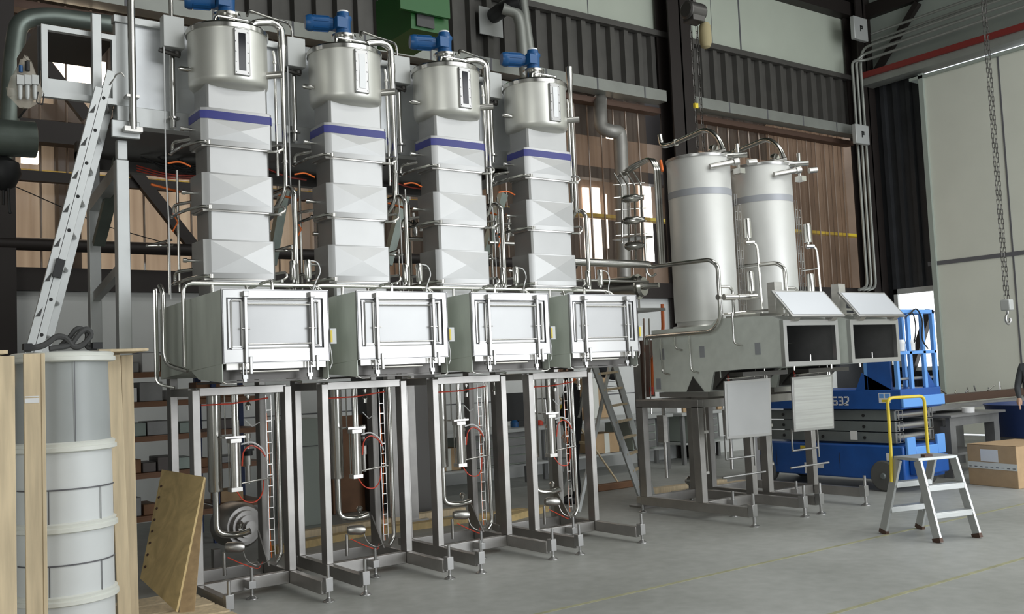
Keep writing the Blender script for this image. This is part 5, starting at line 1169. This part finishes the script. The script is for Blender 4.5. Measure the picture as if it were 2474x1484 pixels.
def carton(x, y, z, w, d, h, lab, m='card'):
    t = thing('cardboard_box', (x+w/2, y+d/2, z), lab, 'box')
    MB().box(x, y, z, x+w, y+d, z+h).build('box_body', m, t, bevel=.006); MB().box(x+w*.4, y-.003, z, x+w*.6, y, z+h).build('tape', 'rim', t)
carton(9.75, 11.45, .355, .5, .4, .30, 'brown cardboard box on the lower shelf of the white topped workbench')
carton(9.7, 11.6, .885, .5, .4, .62, 'tall pale cardboard box on the white topped workbench')
carton(6.9, 11.4, .355, .4, .4, .30, 'cardboard box on the lower shelf behind the third machine')
carton(9.35, 11.55, .885, .28, .2, .24, 'small cardboard box on the left end of the white topped workbench')
t = thing('black_coat', (10.6, 11.9, 1.6), 'black coat bunched on top of the tall cardboard box', 'coat')
MB().lathe([(-.28, .03), (-.2, .08), (0, .11), (.2, .08), (.3, .02)], (10.35, 11.8, 1.60), (.9, 0, -.35), 12).build('coat', 'cloth', t)
t = thing('wall_hooks', (10.6, 12.5, 1.2), 'row of pointed hooks on the pale wall right of the double ladder', 'hooks')
mb = MB()
for k in range(6): mb.cyl((10.75, 12.55, 1.25+.085*k), (11.1, 12.3, 1.26+.085*k), .010, .003, 6)
mb.build('hooks', 'iron', t)
# monitors and small clutter on bench
q = at(1240, 1030, Y=11.5)
t = thing('monitor', (q.x, 11.5, .86), 'dark monitor on the bench seen between the third and fourth machines', 'monitor')
MB().box(q.x-.1, 11.55, .95, q.x+.45, 11.6, 1.35).box(q.x+.1, 11.5, .862, q.x+.25, 11.65, .95).build('screen', 'black', t)
for k, (xx, m_, h_, lb) in enumerate(((7.0, 'screen', .25, 'dark metal vice on the bench behind the third machine'), (8.05, 'yellow', .12, 'yellow bottle on the bench behind the third machine'), (8.3, 'motor', .10, 'blue rag on the bench beside the monitor'), (8.75, 'red', .07, 'red can on the right end of the long workbench'), (9.2, 'yellow', .26, 'yellow hard hat stand on the white topped workbench'))):
    MB().lathe([(0, .06), (h_*.7, .06), (h_, .03)], (xx, 11.5, .862 if xx < 9 else .882), seg=10).build('bench_item', m_, label=lb, cat='tool')
for k in range(11):
    xx = 11.8+k*.14; h_ = random.uniform(.12, .28); MB().box(xx, 11.7, .862, xx+.1, 11.95, .862+h_).build('folder', random.choice(['white', 'card', 'iron', 'rust']), label=f'binder standing {ORD[k]} from left on the cluttered bench behind the silo machine', cat='binder', group='binders on the cluttered bench')
# broom
q = at(1500, 1180, Z=0)
t = thing('broom', (q.x, q.y, 0), 'wide brown broom with thin handle leaning beside the white topped workbench', 'broom')
MB().box(q.x-.45, q.y-.05, .0, q.x+.35, q.y+.05, .09).build('broom_head', 'rust', t, bevel=.01); MB().cyl((q.x-.05, q.y, .09), (q.x-.55, q.y+.75, 1.45), .014, seg=8).build('handle', 'wood', t)
# loose timber on the floor behind the frames
for k, (x0, y0, x1, y1, lb) in enumerate(((3.7, 9.2, 5.4, 9.6, 'timber plank on the floor behind the second machine'), (5.0, 9.4, 6.8, 9.3, 'timber plank on the floor behind the third machine'), (6.3, 9.0, 7.1, 9.3, 'timber plank on the floor behind the fourth machine'), (8.9, 8.95, 10.3, 9.0, 'pale plank lying behind the silo machine feet'), (8.9, 9.4, 10.2, 9.3, 'second plank behind the silo machine feet'), (4.3, 9.9, 6.4, 10.0, 'far timber plank behind the second and third machines'))):
    MB().bar((x0, y0, .035), (x1, y1, .035), .12, .07).build('timber_plank', 'wood' if k > 2 else 'ply', label=lb, cat='plank')
# leaning pallet-like boards behind m1-m2 and pump behind silos
q = at(1680, 1160, Y=8.9)
t = thing('copper_ball', (q.x, 8.9, 0), 'shiny round float on a stand behind the silo machine front post', 'float')
MB().lathe([(-.06, .01), (-.045, .045), (0, .062), (.045, .045), (.06, .01)], at(1667, 1162, Y=8.6), (0, 1, 0), 16).build('ball', 'pipe', t)
q = at(1667, 1162, Y=8.6); MB().cyl((q.x, 8.6, 0), (q.x, 8.6, q.z-.05), .02).build('stand', 'iron', t)
# electrical board with red cables left of first silo
q = at(1585, 900, Y=9.3)
t = thing('control_board', (q.x, 9.3, 0), 'brown control board with red and orange cables behind the first silo machine', 'control board')
a = at(1557, 960, Y=9.3); b = at(1576, 822, Y=9.3); MB().box(a.x, 9.3, 0, a.x+.03, 9.4, a.z).box(a.x, 9.3, a.z, b.x, 9.4, b.z).build('board', 'brown', t)
MB().tube([at(1600, 735, Y=8.9), at(1602, 790, Y=8.9), at(1598, 830, Y=8.9), at(1575, 870, Y=9.2), at(1575, 940, Y=9.25)], .022, 8).tube([at(1632, 690, Y=8.6), at(1634, 760, Y=8.6)], .018, 8).build('orange_cable', 'orange', t)
MB().lathe([(0, .03), (.1, .03)], at(1574, 935, Y=9.22), (0, 0, -1), 8).build('red_plug', 'red', t)
MB().tube([at(1555, 770, Y=9.2), at(1560, 1000, Y=9.2)], .014, 6).tube([at(1568, 770, Y=9.2), at(1573, 1000, Y=9.2)], .010, 6).build('conduit', 'pipe', t)
